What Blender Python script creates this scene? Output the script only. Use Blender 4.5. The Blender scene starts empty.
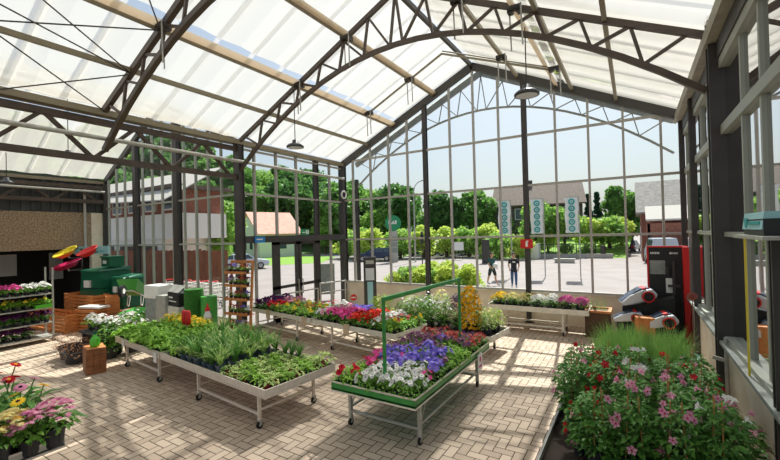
import bpy, math, random
from mathutils import Vector, Matrix, Euler
R = random.Random(7)
PI = math.pi
sc = bpy.context.scene
COL = sc.collection

# ---------------------------------------------------------------- materials
def lin(c):
    o = []
    for x in c[:3]:
        x /= 255.0
        o.append(x/12.92 if x <= .04045 else ((x+.055)/1.055)**2.4)
    return (o[0], o[1], o[2], 1.0)

def mat(name, c, rough=.6, metal=0.0, c2=None, scale=6.0, trans=0.0, stretch=None, bump=0.0, emit=None, spec=.5):
    """procedural principled surface; c2 = second colour mixed in by noise; trans = share of translucent light (leaves, petals)"""
    m = bpy.data.materials.new(name); m.use_nodes = True
    nt = m.node_tree; N = nt.nodes; L = nt.links
    b = N['Principled BSDF']; out = N['Material Output']
    b.inputs['Roughness'].default_value = rough; b.inputs['Metallic'].default_value = metal
    b.inputs['Specular IOR Level'].default_value = spec
    if emit:
        b.inputs['Emission Color'].default_value = lin(c); b.inputs['Emission Strength'].default_value = emit
    src = None
    if c2 is not None:
        tc = N.new('ShaderNodeTexCoord'); mp = N.new('ShaderNodeMapping')
        if stretch: mp.inputs['Scale'].default_value = stretch
        no = N.new('ShaderNodeTexNoise'); no.inputs['Scale'].default_value = scale; no.inputs['Detail'].default_value = 3
        cr = N.new('ShaderNodeValToRGB'); cr.color_ramp.elements[0].position = .36; cr.color_ramp.elements[1].position = .64
        cr.color_ramp.elements[0].color = lin(c); cr.color_ramp.elements[1].color = lin(c2)
        L.new(tc.outputs['Object'], mp.inputs['Vector']); L.new(mp.outputs['Vector'], no.inputs['Vector'])
        L.new(no.outputs['Fac'], cr.inputs['Fac']); L.new(cr.outputs['Color'], b.inputs['Base Color']); src = cr.outputs['Color']
        if bump:
            bp = N.new('ShaderNodeBump'); bp.inputs['Strength'].default_value = bump; bp.inputs['Distance'].default_value = .02
            L.new(no.outputs['Fac'], bp.inputs['Height']); L.new(bp.outputs['Normal'], b.inputs['Normal'])
    else:
        b.inputs['Base Color'].default_value = lin(c)
    if trans:
        t = N.new('ShaderNodeBsdfTranslucent'); mx = N.new('ShaderNodeMixShader'); mx.inputs[0].default_value = trans
        if src: L.new(src, t.inputs['Color'])
        else: t.inputs['Color'].default_value = lin(c)
        L.new(b.outputs[0], mx.inputs[1]); L.new(t.outputs[0], mx.inputs[2]); L.new(mx.outputs[0], out.inputs['Surface'])
    return m

def glass(name, tint=(244, 250, 248), ior=1.2):
    m = bpy.data.materials.new(name); m.use_nodes = True
    nt = m.node_tree; N = nt.nodes; L = nt.links; N.remove(N['Principled BSDF'])
    t = N.new('ShaderNodeBsdfTransparent'); t.inputs[0].default_value = lin(tint)
    g = N.new('ShaderNodeBsdfGlossy'); g.inputs['Roughness'].default_value = .02
    fr = N.new('ShaderNodeFresnel'); fr.inputs['IOR'].default_value = ior
    mx = N.new('ShaderNodeMixShader')
    L.new(fr.outputs[0], mx.inputs[0]); L.new(t.outputs[0], mx.inputs[1]); L.new(g.outputs[0], mx.inputs[2])
    L.new(mx.outputs[0], N['Material Output'].inputs['Surface'])
    return m

def cloth(name, c, thru=.1, tr=.55):
    m = bpy.data.materials.new(name); m.use_nodes = True
    nt = m.node_tree; N = nt.nodes; L = nt.links; N.remove(N['Principled BSDF'])
    d = N.new('ShaderNodeBsdfDiffuse'); t = N.new('ShaderNodeBsdfTranslucent'); p = N.new('ShaderNodeBsdfTransparent')
    d.inputs[0].default_value = lin(c); t.inputs[0].default_value = lin(c)
    a = N.new('ShaderNodeMixShader'); a.inputs[0].default_value = tr
    b = N.new('ShaderNodeMixShader'); b.inputs[0].default_value = thru
    L.new(d.outputs[0], a.inputs[1]); L.new(t.outputs[0], a.inputs[2]); L.new(a.outputs[0], b.inputs[1]); L.new(p.outputs[0], b.inputs[2])
    L.new(b.outputs[0], N['Material Output'].inputs['Surface'])
    return m

MT = {}
MT['steel'] = mat('dark_brown_steel', (84, 70, 58), .5, c2=(72, 60, 50), scale=4)
MT['column'] = mat('dark_column_paint', (66, 61, 58), .5, c2=(58, 54, 52), scale=3)
MT['galv'] = mat('galvanised_steel', (184, 182, 172), .45, .15, c2=(168, 166, 158), scale=9)
MT['alu'] = mat('aluminium', (228, 216, 202), .4, .12, c2=(216, 204, 190), scale=12)
MT['mullion'] = mat('grey_glazing_bar', (176, 171, 162), .5, .1)
MT['mullion_green'] = mat('grey_green_glazing_bar', (160, 162, 150), .5, .1)
MT['darkbar'] = mat('dark_glazing_bar', (70, 66, 62), .5)
MT['purlin'] = mat('olive_purlin', (146, 136, 112), .5, .1)
MT['gutter'] = mat('pale_gutter', (186, 182, 166), .5, .1, c2=(168, 164, 148), scale=5)
MT['rafter'] = mat('gable_rafter', (66, 62, 56), .5)
MT['glass'] = glass('clear_glass'); MT['roofglass'] = glass('roof_glass', (246, 250, 250), 1.08)
MT['cloth'] = cloth('white_shade_cloth', (216, 211, 200), .34, .72)
MT['bar'] = cloth('clear_glazing_profile', (236, 232, 224), .68, .6)
MT['bundle'] = cloth('gathered_cloth', (236, 224, 204), .05, .5)
MT['plinth'] = mat('cream_render', (222, 212, 192), .9, c2=(205, 193, 170), scale=3, bump=.2)
MT['plinth_far'] = mat('sand_render', (234, 222, 200), .9, c2=(222, 208, 184), scale=2.5, bump=.2)
MT['sill'] = mat('grey_stone_sill', (150, 156, 150), .6, c2=(130, 136, 130), scale=8)
MT['aggregate'] = mat('pebbled_concrete', (176, 154, 126), .95, c2=(122, 104, 82), scale=22, bump=.6)
MT['cladding'] = mat('dark_ribbed_cladding', (66, 68, 66), .5, c2=(54, 56, 54), scale=2)
MT['dark'] = mat('painted_recess_shade', (44, 40, 36), .8)  # dimness of the shop interior, put into the wall colour
MT['mortar'] = mat('joint_sand', (92, 76, 60), .95, c2=(74, 62, 50), scale=20)
MT['concrete'] = mat('pale_paving', (154, 144, 141), .85, c2=(144, 134, 131), scale=.6)
MT['asphalt'] = mat('road_surface', (150, 148, 146), .9, c2=(136, 134, 132), scale=1)
MT['lawn'] = mat('lawn_grass', (104, 148, 46), .9, c2=(134, 170, 62), scale=3)
MT['hill'] = mat('hill_undergrowth', (54, 92, 40), .95, c2=(72, 112, 50), scale=.2)
MT['wood'] = mat('brown_crate_wood', (156, 98, 58), .7, c2=(122, 74, 42), scale=5, stretch=(1, 1, 6))
MT['pine'] = mat('orange_pine', (206, 134, 74), .65, c2=(184, 112, 58), scale=4, stretch=(4, 1, 1))
MT['fence'] = mat('red_brown_fence_wood', (150, 92, 64), .8, c2=(128, 78, 54), scale=3, stretch=(1, 1, .4))
MT['darkwood'] = mat('dark_brown_box_wood', (96, 66, 44), .7, c2=(78, 54, 36), scale=5)
MT['black'] = mat('black_plastic', (30, 30, 31), .5)
MT['rubber'] = mat('black_rubber', (26, 25, 25), .7)
MT['pot'] = mat('black_plant_pot', (46, 46, 50), .55)
MT['redpot'] = mat('dark_red_pot', (140, 40, 46), .55)
MT['greypot'] = mat('blue_grey_pot', (84, 96, 106), .55)
MT['soil'] = mat('potting_soil', (52, 38, 28), .95, c2=(38, 28, 20), scale=40)
MT['white'] = mat('white_paint', (238, 236, 230), .5)
MT['cream'] = mat('white_bench_paint', (228, 222, 208), .5, c2=(214, 206, 190), scale=6)
MT['card'] = mat('tan_price_card', (204, 180, 150), .7)
MT['green'] = mat('green_bench_paint', (54, 146, 64), .4, c2=(46, 130, 56), scale=6)
MT['dgreen'] = mat('dark_green_plastic', (22, 96, 68), .4)
MT['lgreen'] = mat('lime_green_plastic', (92, 190, 52), .35)
MT['mgreen'] = mat('barrow_green', (72, 160, 62), .4)
MT['red'] = mat('red_paint', (206, 32, 28), .45)
MT['yellow'] = mat('yellow_plastic', (226, 200, 50), .45)
MT['magenta'] = mat('magenta_plastic', (206, 32, 96), .45)
MT['blue'] = mat('blue_sign', (40, 130, 200), .5)
MT['teal'] = mat('teal_print', (44, 160, 156), .6)
MT['sky_sign'] = mat('pale_blue_sign', (150, 196, 200), .5)
MT['exit'] = mat('green_exit_sign', (30, 140, 90), .5)
MT['turf'] = mat('rolled_turf', (58, 120, 40), .95, c2=(44, 96, 32), scale=30, bump=.6)
MT['lampdark'] = mat('dark_lamp_metal', (70, 72, 76), .4, .4)
MT['lampglass'] = mat('lamp_diffuser', (190, 194, 196), .4)
MT['roofbrown'] = mat('brown_roof_tiles', (112, 94, 82), .85, c2=(92, 78, 68), scale=3)
MT['roofred'] = mat('red_roof_tiles', (232, 178, 160), .85, c2=(220, 162, 144), scale=2)
MT['roofgrey'] = mat('grey_roof_tiles', (150, 142, 136), .85, c2=(126, 120, 116), scale=3)
MT['roofpale'] = mat('pale_sheet_roof', (196, 188, 178), .8)
MT['brick'] = mat('red_brick', (160, 104, 86), .9, c2=(136, 86, 70), scale=7)
MT['housedark'] = mat('dark_timber_wall', (92, 84, 78), .85, c2=(76, 70, 66), scale=2)
MT['housewhite'] = mat('white_render', (236, 232, 224), .85)
MT['win'] = mat('dark_window_glass', (70, 84, 94), .15)
MT['carblue'] = mat('dark_blue_car_paint', (44, 60, 92), .25, .3)
MT['cargrey'] = mat('dark_grey_car_paint', (80, 86, 94), .25, .3)
MT['carwhite'] = mat('pale_van_paint', (196, 206, 216), .3)
MT['hub'] = mat('wheel_hub', (170, 172, 176), .35, .6)
MT['skin'] = mat('skin', (206, 156, 128), .6)
MT['hair'] = mat('dark_hair', (52, 38, 30), .7)
MT['shirt_teal'] = mat('dark_teal_shirt', (36, 84, 84), .8)
MT['shirt_dark'] = mat('charcoal_shirt', (40, 38, 44), .8)
MT['shorts'] = mat('dark_shorts', (58, 62, 58), .8)
MT['jeans'] = mat('blue_denim', (62, 92, 138), .8)
MT['shoe'] = mat('pale_shoe', (178, 180, 190), .6)
MT['machine'] = mat('pale_grey_shell', (206, 208, 212), .35)
MT['machine_dark'] = mat('dark_blue_grey_shell', (62, 72, 92), .3)
MT['bark'] = mat('tree_bark', (92, 74, 58), .9, c2=(74, 60, 48), scale=6)
MT['cane'] = mat('bamboo_cane', (186, 130, 76), .7)
MT['stem'] = mat('green_stem', (84, 124, 56), .7)
MT['rust'] = mat('rusty_red', (130, 62, 48), .8)
def leafm(k, a, b, tr=.35, s=9): MT[k] = mat(k, a, .5, c2=b, scale=s, trans=tr, spec=.3)
leafm('leaf_fresh', (160, 202, 72), (100, 154, 46))
leafm('leaf_mid', (132, 176, 70), (84, 134, 48))
leafm('leaf_dark', (106, 154, 66), (74, 124, 52))
leafm('leaf_lime', (178, 196, 70), (146, 176, 54))
leafm('leaf_pale', (206, 220, 140), (122, 168, 74))
leafm('blade_green', (206, 222, 146), (116, 166, 66), s=14)
leafm('blade_dark', (108, 156, 72), (80, 128, 58), s=14)
leafm('chive', (158, 196, 104), (120, 164, 78), s=14)
leafm('heather', (160, 116, 84), (130, 94, 70))
leafm('tree_dark', (104, 148, 72), (78, 122, 60), .5, .6)
leafm('tree_mid', (132, 174, 84), (100, 146, 70), .5, .6)
leafm('tree_light', (166, 200, 100), (130, 176, 82), .5, .6)
leafm('tree_yellow', (206, 220, 110), (176, 204, 90), .5, .6)
leafm('conifer', (66, 112, 82), (50, 92, 68), .4, .8)
def petal(k, a, b=None): MT[k] = mat(k, a, .6, c2=b or a, scale=14, trans=.4, spec=.2)
petal('p_white', (244, 242, 236), (232, 228, 226)); petal('p_violet', (138, 120, 222), (156, 138, 232)); petal('p_pink', (226, 70, 150), (236, 104, 172))
petal('p_palepink', (238, 176, 196), (226, 140, 176)); petal('p_red', (216, 30, 50), (196, 18, 40)); petal('p_orange', (236, 80, 48), (230, 52, 36))
petal('p_yellow', (250, 222, 70), (246, 208, 46)); petal('p_purple', (120, 44, 110), (96, 34, 92)); petal('p_salmon', (214, 110, 100), (196, 82, 84))
petal('p_lilac', (196, 160, 212), (176, 136, 200)); petal('p_cream', (240, 230, 170), (226, 210, 130)); petal('p_mauve', (150, 100, 140), (128, 76, 116))
petal('p_mum', (226, 130, 180), (206, 96, 156)); petal('p_orchre', (244, 196, 40), (232, 168, 30)); petal('p_dusky', (120, 100, 124), (98, 80, 106))
petal('eye_yellow', (240, 196, 40)); petal('eye_dark', (60, 20, 50)); petal('eye_red', (190, 30, 70))

# ---------------------------------------------------------------- mesh builder
class MB:
    def __init__(s): s.v = []; s.f = []; s.m = []; s.mi = 0
    def add(s, vs, fs):
        o = len(s.v); s.v += [tuple(x) for x in vs]
        for f in fs: s.f.append(tuple(o+i for i in f)); s.m.append(s.mi)
    def box(s, x0, y0, z0, x1, y1, z1):
        s.add([(x0,y0,z0),(x1,y0,z0),(x1,y1,z0),(x0,y1,z0),(x0,y0,z1),(x1,y0,z1),(x1,y1,z1),(x0,y1,z1)],
              [(3,2,1,0),(4,5,6,7),(0,1,5,4),(1,2,6,5),(2,3,7,6),(3,0,4,7)])
    def cbox(s, cx, cy, cz, sx, sy, sz): s.box(cx-sx/2, cy-sy/2, cz-sz/2, cx+sx/2, cy+sy/2, cz+sz/2)
    def beam(s, a, b, w, h=None, up=(0,0,1)):
        a = Vector(a); b = Vector(b); h = w if h is None else h
        d = (b-a).normalized(); u = Vector(up)
        if abs(d.dot(u)) > .98: u = Vector((0,1,0))
        x = d.cross(u).normalized()*(w/2); y = x.cross(d).normalized()*(h/2)
        s.add([a-x-y, a+x-y, a+x+y, a-x+y, b-x-y, b+x-y, b+x+y, b-x+y],
              [(0,3,2,1)[::-1],(4,5,6,7)[::-1],(0,1,5,4)[::-1],(1,2,6,5)[::-1],(2,3,7,6)[::-1],(3,0,4,7)[::-1]])
    def path(s, pts, w, h=None):
        for a, b in zip(pts, pts[1:]): s.beam(a, b, w, h)
    def cyl(s, a, b, r0, r1=None, n=10, caps=True):
        a = Vector(a); b = Vector(b); r1 = r0 if r1 is None else r1
        d = (b-a).normalized(); u = Vector((0,0,1)) if abs(d.z) < .95 else Vector((1,0,0))
        x = d.cross(u).normalized(); y = d.cross(x)
        vs = []
        for c, r in ((a, r0), (b, r1)):
            for i in range(n):
                t = 2*PI*i/n; vs.append(c + x*(r*math.cos(t)) + y*(r*math.sin(t)))
        fs = [(i, (i+1) % n, n+(i+1) % n, n+i) for i in range(n)]
        if caps: fs += [tuple(range(n))[::-1], tuple(range(n, 2*n))]
        s.add(vs, fs)
    def tube(s, pts, r, n=6):
        for a, b in zip(pts, pts[1:]): s.cyl(a, b, r, n=n)
    def lathe(s, prof, n=14, c=(0,0,0), sx=1, sy=1):
        vs = []
        for r, z in prof:
            for i in range(n):
                t = 2*PI*i/n; vs.append((c[0]+sx*r*math.cos(t), c[1]+sy*r*math.sin(t), c[2]+z))
        fs = []
        for k in range(len(prof)-1):
            for i in range(n): fs.append((k*n+i, k*n+(i+1) % n, (k+1)*n+(i+1) % n, (k+1)*n+i))
        s.add(vs, fs)
    def ell(s, c, rx, ry, rz, n=12, m=8):
        s.lathe([(math.sin(PI*k/m)+1e-4, -math.cos(PI*k/m)*rz) for k in range(m+1)], n, c, rx, ry)
    def prism(s, poly, y0, y1):
        """polygon in x,z pushed along y"""
        n = len(poly)
        s.add([(x, y0, z) for x, z in poly]+[(x, y1, z) for x, z in poly],
              [tuple(range(n)), tuple(range(n, 2*n))[::-1]]+[(i, n+i, n+(i+1) % n, (i+1) % n) for i in range(n)])
    def disc(s, c, nrm, r, n=10, r0=0):
        c = Vector(c); nrm = Vector(nrm).normalized(); u = Vector((0,0,1)) if abs(nrm.z) < .9 else Vector((1,0,0))
        x = nrm.cross(u).normalized(); y = nrm.cross(x)
        o = [c+x*(r*math.cos(2*PI*i/n))+y*(r*math.sin(2*PI*i/n)) for i in range(n)]
        if r0: 
            q = [c+x*(r0*math.cos(2*PI*i/n))+y*(r0*math.sin(2*PI*i/n)) for i in range(n)]
            s.add(o+q, [(i, (i+1) % n, n+(i+1) % n, n+i) for i in range(n)])
        else: s.add(o, [tuple(range(n))])
    def leaf(s, p, d, L, W, droop=.3, roll=0.0):
        p = Vector(p); d = Vector(d).normalized(); u = Vector((0,0,1))
        sd = d.cross(u)
        if sd.length < .05: sd = Vector((1,0,0))
        sd.normalize(); nn = sd.cross(d)
        if roll: sd = Matrix.Rotation(roll, 3, d) @ sd; nn = sd.cross(d)
        m = p + d*(L*.45) + u*(droop*L*.06); t = p + d*L - u*(droop*L*.5)
        s.add([p, m+sd*(W/2)+nn*(W*.12), m, m-sd*(W/2)+nn*(W*.12), t], [(0,1,2),(0,2,3),(1,4,2),(2,4,3)])
    def blade(s, p, az, L, w, el, curve, seg=4):
        p = Vector(p); e = el; ca, sa = math.cos(az), math.sin(az); sd = Vector((-sa, ca, 0))
        vs = []; q = p.copy()
        for k in range(seg+1):
            ww = w*(1-(k/seg)**1.6)/2 + 1e-4
            vs += [q-sd*ww, q+sd*ww]
            q = q + Vector((ca*math.cos(e), sa*math.cos(e), math.sin(e)))*(L/seg); e -= curve/seg
        s.add(vs, [(2*k, 2*k+1, 2*k+3, 2*k+2) for k in range(seg)])
    def flower(s, c, nrm, r, k=5, wide=.62, cup=.25, eye=.0, eyemi=1):
        c = Vector(c); nrm = Vector(nrm).normalized(); u = Vector((0,0,1)) if abs(nrm.z) < .9 else Vector((1,0,0))
        x = nrm.cross(u).normalized(); y = nrm.cross(x); a0 = R.uniform(0, 6.28)
        for i in range(k):
            a = a0+2*PI*i/k; d = x*math.cos(a)+y*math.sin(a); e = -x*math.sin(a)+y*math.cos(a)
            h = PI/k*wide*1.6
            s.add([c, c+(d*.62+e*math.tan(h)*.62)*r+nrm*(cup*r*.6), c+d*r+nrm*(cup*r*.7), c+(d*.62-e*math.tan(h)*.62)*r+nrm*(cup*r*.6)], [(0,1,2,3)])
        if eye:
            o = s.mi; s.mi = eyemi; s.disc(c+nrm*(r*.12), nrm, r*eye, 6); s.mi = o
    def mesh(s, name, mats, smooth=False):
        me = bpy.data.meshes.new(name); me.from_pydata(s.v, [], s.f)
        for m in (mats if isinstance(mats, (list, tuple)) else [mats]): me.materials.append(m)
        if any(s.m): me.polygons.foreach_set('material_index', s.m)
        if smooth: me.polygons.foreach_set('use_smooth', [True]*len(s.f))
        me.update(); return me
    def build(s, name, mats, parent=None, smooth=False, loc=None, rz=0):
        return link(name, s.mesh(name, mats, smooth), parent, loc, rz)

def link(name, me, parent=None, loc=None, rz=0):
    o = bpy.data.objects.new(name, me); COL.objects.link(o)
    if parent is not None: o.parent = parent
    if loc is not None: o.location = loc
    if rz: o.rotation_euler = (0, 0, rz)
    return o
def tag(o, label=None, cat=None, group=None, kind=None):
    if label: o['label'] = label
    if cat: o['category'] = cat
    if group: o['group'] = group
    if kind: o['kind'] = kind
    return o
def thing(name, label, cat, loc=(0,0,0), rz=0, group=None, kind=None, scale=None):
    o = link(name, None, None, loc, rz)
    if scale: o.scale = (scale, scale, scale)
    return tag(o, label, cat, group, kind)
def one(mb, name, mats, label, cat, loc=None, rz=0, group=None, smooth=False, kind=None):
    return tag(mb.build(name, mats, None, smooth, loc, rz), label, cat, group, kind)
ORD = ['zeroth','first','second','third','fourth','fifth','sixth','seventh','eighth','ninth','tenth','eleventh','twelfth','thirteenth',
       'fourteenth','fifteenth','sixteenth','seventeenth','eighteenth','nineteenth','twentieth']
# ---------------------------------------------------------------- the building
XL, XR, YF, EV, AP, XM = -10.45, 1.16, 13.17, 5.95, 8.72, -4.645
SL = (AP-EV)/(XR-XM)
YB = -3.0                      # how far the hall goes on behind the viewpoint
def roofz(x): return AP - SL*abs(x-XM)
XW, XW2, EW = -19.4, -14.925, 5.5      # neighbouring span
def roofz2(x): return 8.05-(8.05-EW)/(XW2-XW)*(XW2-x) if x < XW2 else 8.05-(8.05-EV)/(XL-XW2)*(x-XW2)

# floor: herringbone pavers laid in one mesh
b = MB(); b.box(-24, YB-.2, -.06, XR+.25, 8.05, -.012); b.box(XL-.1, 8.05, -.06, XR+.25, YF+.15, -.012)
fl = b.build('floor', MT['mortar']); tag(fl, 'floor of brown block paving in a herringbone pattern', 'floor', kind='structure')
pm = bpy.data.materials.new('brown_paver'); pm.use_nodes = True
N = pm.node_tree.nodes; L = pm.node_tree.links; bs = N['Principled BSDF']; bs.inputs['Roughness'].default_value = .75
at = N.new('ShaderNodeAttribute'); at.attribute_name = 'tone'
cr = N.new('ShaderNodeValToRGB'); cr.color_ramp.elements[0].color = lin((166, 145, 125)); cr.color_ramp.elements[1].color = lin((214, 193, 170))
no = N.new('ShaderNodeTexNoise'); no.inputs['Scale'].default_value = .7; no.inputs['Detail'].default_value = 4
tc = N.new('ShaderNodeTexCoord'); L.new(tc.outputs['Object'], no.inputs['Vector'])
md = N.new('ShaderNodeMix'); md.data_type = 'FLOAT'; md.inputs[0].default_value = .45
L.new(at.outputs['Fac'], md.inputs[2]); L.new(no.outputs['Fac'], md.inputs[3]); L.new(md.outputs[0], cr.inputs['Fac']); L.new(cr.outputs[0], bs.inputs['Base Color'])
b = MB(); tones = []; w = .135; g = .006
x0, x1, y0, y1 = -17.5, XR-.02, 1.3, YF
for j in range(int((y1-y0)/w)+4):
    for i in range(int((x1-x0)/w)+4):
        k = (i-j) % 4
        if k == 0: bw, bh = 2, 1
        elif k == 3: bw, bh = 1, 2
        else: continue
        ax, ay = x0+i*w, y0+j*w; bx, by = ax+bw*w, ay+bh*w
        if k == 3: ay -= 0; by = ay+2*w
        if ax > x1-w*.9 or ay > y1-w*.9 or (ax < XL-.1 and by > 8.0): continue
        if k == 3 and False: pass
        b.add([(ax+g,ay+g,0),(min(bx,x1)-g,ay+g,0),(min(bx,x1)-g,by-g,0),(ax+g,by-g,0)], [(0,1,2,3)]); tones.append(R.random())
pv = b.build('paving', pm, fl)
a = pv.data.attributes.new('tone', 'FLOAT', 'FACE'); a.data.foreach_set('value', tones)

# low walls
def swall(name, mb, m, label): return tag(mb.build(name, m), label, 'wall', kind='structure')
b = MB(); b.box(XR, YB, 0, XR+.2, YF, 1.15); wr = swall('wall_right', b, MT['plinth'], 'low cream rendered wall under the side glazing')
b = MB(); b.box(XR-.1, YB, 1.15, XR+.24, YF, 1.2); b.build('sill', MT['sill'], wr)
b = MB(); b.box(XL, YF, 0, XR+.2, YF+.16, .95); wf = swall('wall_far', b, MT['plinth_far'], 'low sand coloured wall under the gable glazing')
b = MB(); b.box(XL, YF-.06, .95, XR, YF+.2, 1.0); b.build('sill', MT['plinth'], wf)
b = MB(); b.box(XW, 8.0, 0, XL, 8.14, .35); wn = swall('wall_neighbour', b, MT['plinth_far'], 'low kerb wall under the glazing of the neighbouring span')
b = MB(); b.box(XW, YB-.2, 0, XR+.2, YB, .95); wb = swall('wall_back', b, MT['plinth'], 'low rendered wall under the glazed end behind the viewpoint')
w5 = thing('window_5', 'glazed end of the hall behind the viewpoint', 'window', kind='structure')
b = MB(); g_ = MB(); x = XW
while x < XR-.1:
    x2 = min(x+.95, XR); f = (lambda q: roofz(q) if q >= XL else roofz2(q)); b.box(x-.03, YB-.15, .95, x+.03, YB-.05, f(x)-.05)
    g_.add([(x,YB-.1,.95),(x2,YB-.1,.95),(x2,YB-.1,f(x2)),(x,YB-.1,f(x))], [(0,1,2,3)]); x = x2
for z in (2.77, 4.41): b.box(XW, YB-.15, z-.03, XR, YB-.05, z+.03)
b.build('window_frame', MT['mullion'], w5); g_.build('pane', MT['glass'], w5)
# side of the neighbouring span: pebbled concrete panel over an open shop front, ribbed cladding above
b = MB(); b.box(XW-.15, YB, 2.68, XW+.12, 7.45, 4.16); wl = swall('wall_left', b, MT['aggregate'], 'pebbled concrete panel above the dark shop opening')
b = MB(); b.box(XW-.12, YB, 4.16, XW, 8, 5.6)
for i in range(36): b.box(XW, YB+.15+i*.3, 4.18, XW+.05, YB+.27+i*.3, 5.5)
b.build('cladding', MT['cladding'], wl)
b = MB(); b.box(XW-.1, 7.45, 0, XW+.1, 8.0, 4.16); b.build('corner_panel', MT['plinth_far'], wl)
b = MB(); b.cyl((XW+.2, 7.2, 2.7), (XW+.2, 7.2, 5.2), .05); b.build('downpipe', MT['mullion'], wl)
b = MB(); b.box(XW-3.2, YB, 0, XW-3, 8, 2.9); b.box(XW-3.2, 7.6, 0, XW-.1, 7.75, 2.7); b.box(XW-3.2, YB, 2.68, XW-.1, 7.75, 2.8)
wsr = swall('wall_shop', b, MT['dark'], 'inner shop wall behind the opening, its dimness painted in')
b = MB(); b.box(XW-2.99, 5.0, 1.6, XW-2.94, 5.9, 2.5); b.box(XW-2.99, 7.0, 1.3, XW-2.94, 7.5, 2.5); b.build('white_panel', MT['white'], wsr)  # lit shop windows, their brightness put in as white paint

# far gable glazing
MX = [-9.92, -9.03, -8.16, -7.31, -6.54, -5.55, -4.66, -3.79, -2.95, -2.02, -1.10, -.20, .69]
w1 = thing('window_1', 'tall gable window of clear panes between grey bars', 'window', kind='structure')
b = MB()
for x in MX:
    if x in (-6.54, -2.95): continue
    b.box(x-.03, YF-.02, 1.0, x+.03, YF+.08, roofz(x)-.1)
for z in (2.77, 4.41, 6.04):
    dx = max(0, (AP-.15-z)/SL); xa, xb = max(XL, XM-dx), min(XR, XM+dx)
    b.box(xa, YF-.03, z-.035, xb, YF+.05, z+.035)
b.box(XL, YF-.03, 1.0, XR, YF+.06, 1.06)
b.build('window_frame', MT['mullion'], w1)
b = MB(); xs = [XL]+MX+[XR]
xs = sorted(set(xs+[XM]))
for xa, xb in zip(xs, xs[1:]): b.add([(xa,YF+.03,1.0),(xb,YF+.03,1.0),(xb,YF+.03,roofz(xb)),(xa,YF+.03,roofz(xa))], [(0,1,2,3)])
b.build('pane', MT['glass'], w1)
# door side glazing
w2 = thing('window_2', 'glazed side bay above and beside the doors', 'window', kind='structure')
b = MB()
for y in (8.58, 9.5, 10.45, 12.3): b.box(XL-.05, y-.03, 2.95 if 9 < y < 11.4 else .1, XL+.05, y+.03, 5.9)
for z in (4.35, 5.75): b.box(XL-.04, 8, z-.03, XL+.04, YF, z+.03)
for y0_, y1_ in ((8.1, 9.3), (11.65, YF)): b.box(XL-.06, y0_, 0, XL+.06, y1_, .12)
b.build('window_frame', MT['mullion'], w2)
b = MB(); b.box(XL-.1, 8.1, 2.78, XL+.14, YF-.1, 3.0); b.build('door_header', MT['column'], w2)
b = MB()
b.add([(XL,8,2.9),(XL,YF,2.9),(XL,YF,5.9),(XL,8,5.9)], [(0,1,2,3)]); b.add([(XL,8,.1),(XL,9.3,.1),(XL,9.3,2.9),(XL,8,2.9)], [(0,1,2,3)])
b.add([(XL,11.65,.1),(XL,YF,.1),(XL,YF,2.9),(XL,11.65,2.9)], [(0,1,2,3)]); b.build('pane', MT['glass'], w2)
for n, (ya, yb) in enumerate(((9.28, 10.45), (10.5, 11.62))):
    d = thing('door_%d' % (n+1), ('glazed entrance door leaf nearer the corner post of the neighbouring span', 'glazed entrance door leaf nearer the gable')[n], 'door', kind='structure')
    b = MB()
    wa, wb_ = (.3, .12) if n == 0 else (.12, .3)
    b.box(XL-.04, ya, .02, XL+.04, ya+wa, 2.78); b.box(XL-.04, yb-wb_, .02, XL+.04, yb, 2.78)
    b.box(XL-.04, ya, .02, XL+.04, yb, .22); b.box(XL-.04, ya, 1.16, XL+.04, yb, 1.26); b.box(XL-.04, ya, 2.68, XL+.04, yb, 2.78)
    b.build('door_frame', MT['column'], d)
    b = MB(); b.add([(XL,ya,.1),(XL,yb,.1),(XL,yb,2.7),(XL,ya,2.7)], [(0,1,2,3)]); b.build('pane', MT['glass'], d)
    b = MB(); yh = yb-.08 if n == 0 else ya+.08; b.tube([(XL+.05,yh,.9),(XL+.12,yh,.9),(XL+.12,yh,1.4),(XL+.05,yh,1.4)], .015); b.build('handle', MT['galv'], d)
# neighbouring span glazing
w3 = thing('window_3', 'glazed end of the neighbouring span with narrow panes', 'window', kind='structure')
b = MB(); x = XW+.35; px = []
while x < XL-.3:
    px.append(x)
    if min(abs(x+16.71), abs(x+13.86)) > .2: b.box(x-.028, 7.98, .35, x+.028, 8.06, roofz2(x)-.1)
    x += .7
for z in (2.78, 4.33): b.box(XW, 7.97, z-.03, XL, 8.04, z+.03)
b.box(XW, 7.97, .35, XL, 8.05, .42); b.build('window_frame', MT['mullion_green'], w3)
b = MB(); xs = sorted([XW]+px+[XW2, XL])
for xa, xb in zip(xs, xs[1:]): b.add([(xa,8.03,.35),(xb,8.03,.35),(xb,8.03,roofz2(xb)),(xa,8.03,roofz2(xa))], [(0,1,2,3)])
b.build('pane', MT['glass'], w3)
# side glazing by the viewpoint
w4 = thing('window_4', 'long side window over the cream wall with deep grey bars', 'window', kind='structure')
b = MB(); y = 12.75
while y > YB:
    if min(abs(y-7.9), abs(y-7.47), abs(y-10.9)) > .25: b.box(XR+.03, y-.035, 1.2, XR+.09, y+.035, 5.44)
    y -= .88
for z, h in ((2.82, .035), (4.41, .07), (5.44, .08)): b.box(XR+.0, YB, z-h, XR+.1, YF, z+h)
b.box(XR-.03, YB, 1.2, XR+.12, YF, 1.27); b.build('window_frame', MT['mullion_green'], w4)
b = MB(); b.add([(XR+.07,YB,1.2),(XR+.07,YF,1.2),(XR+.07,YF,5.44),(XR+.07,YB,5.44)], [(0,1,2,3)]); b.build('pane', MT['glass'], w4)
b = MB(); b.box(XR-.02, YB, 5.5, XR+.1, YF, 5.8); b.build('head_panel', MT['column'], w4)

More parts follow.
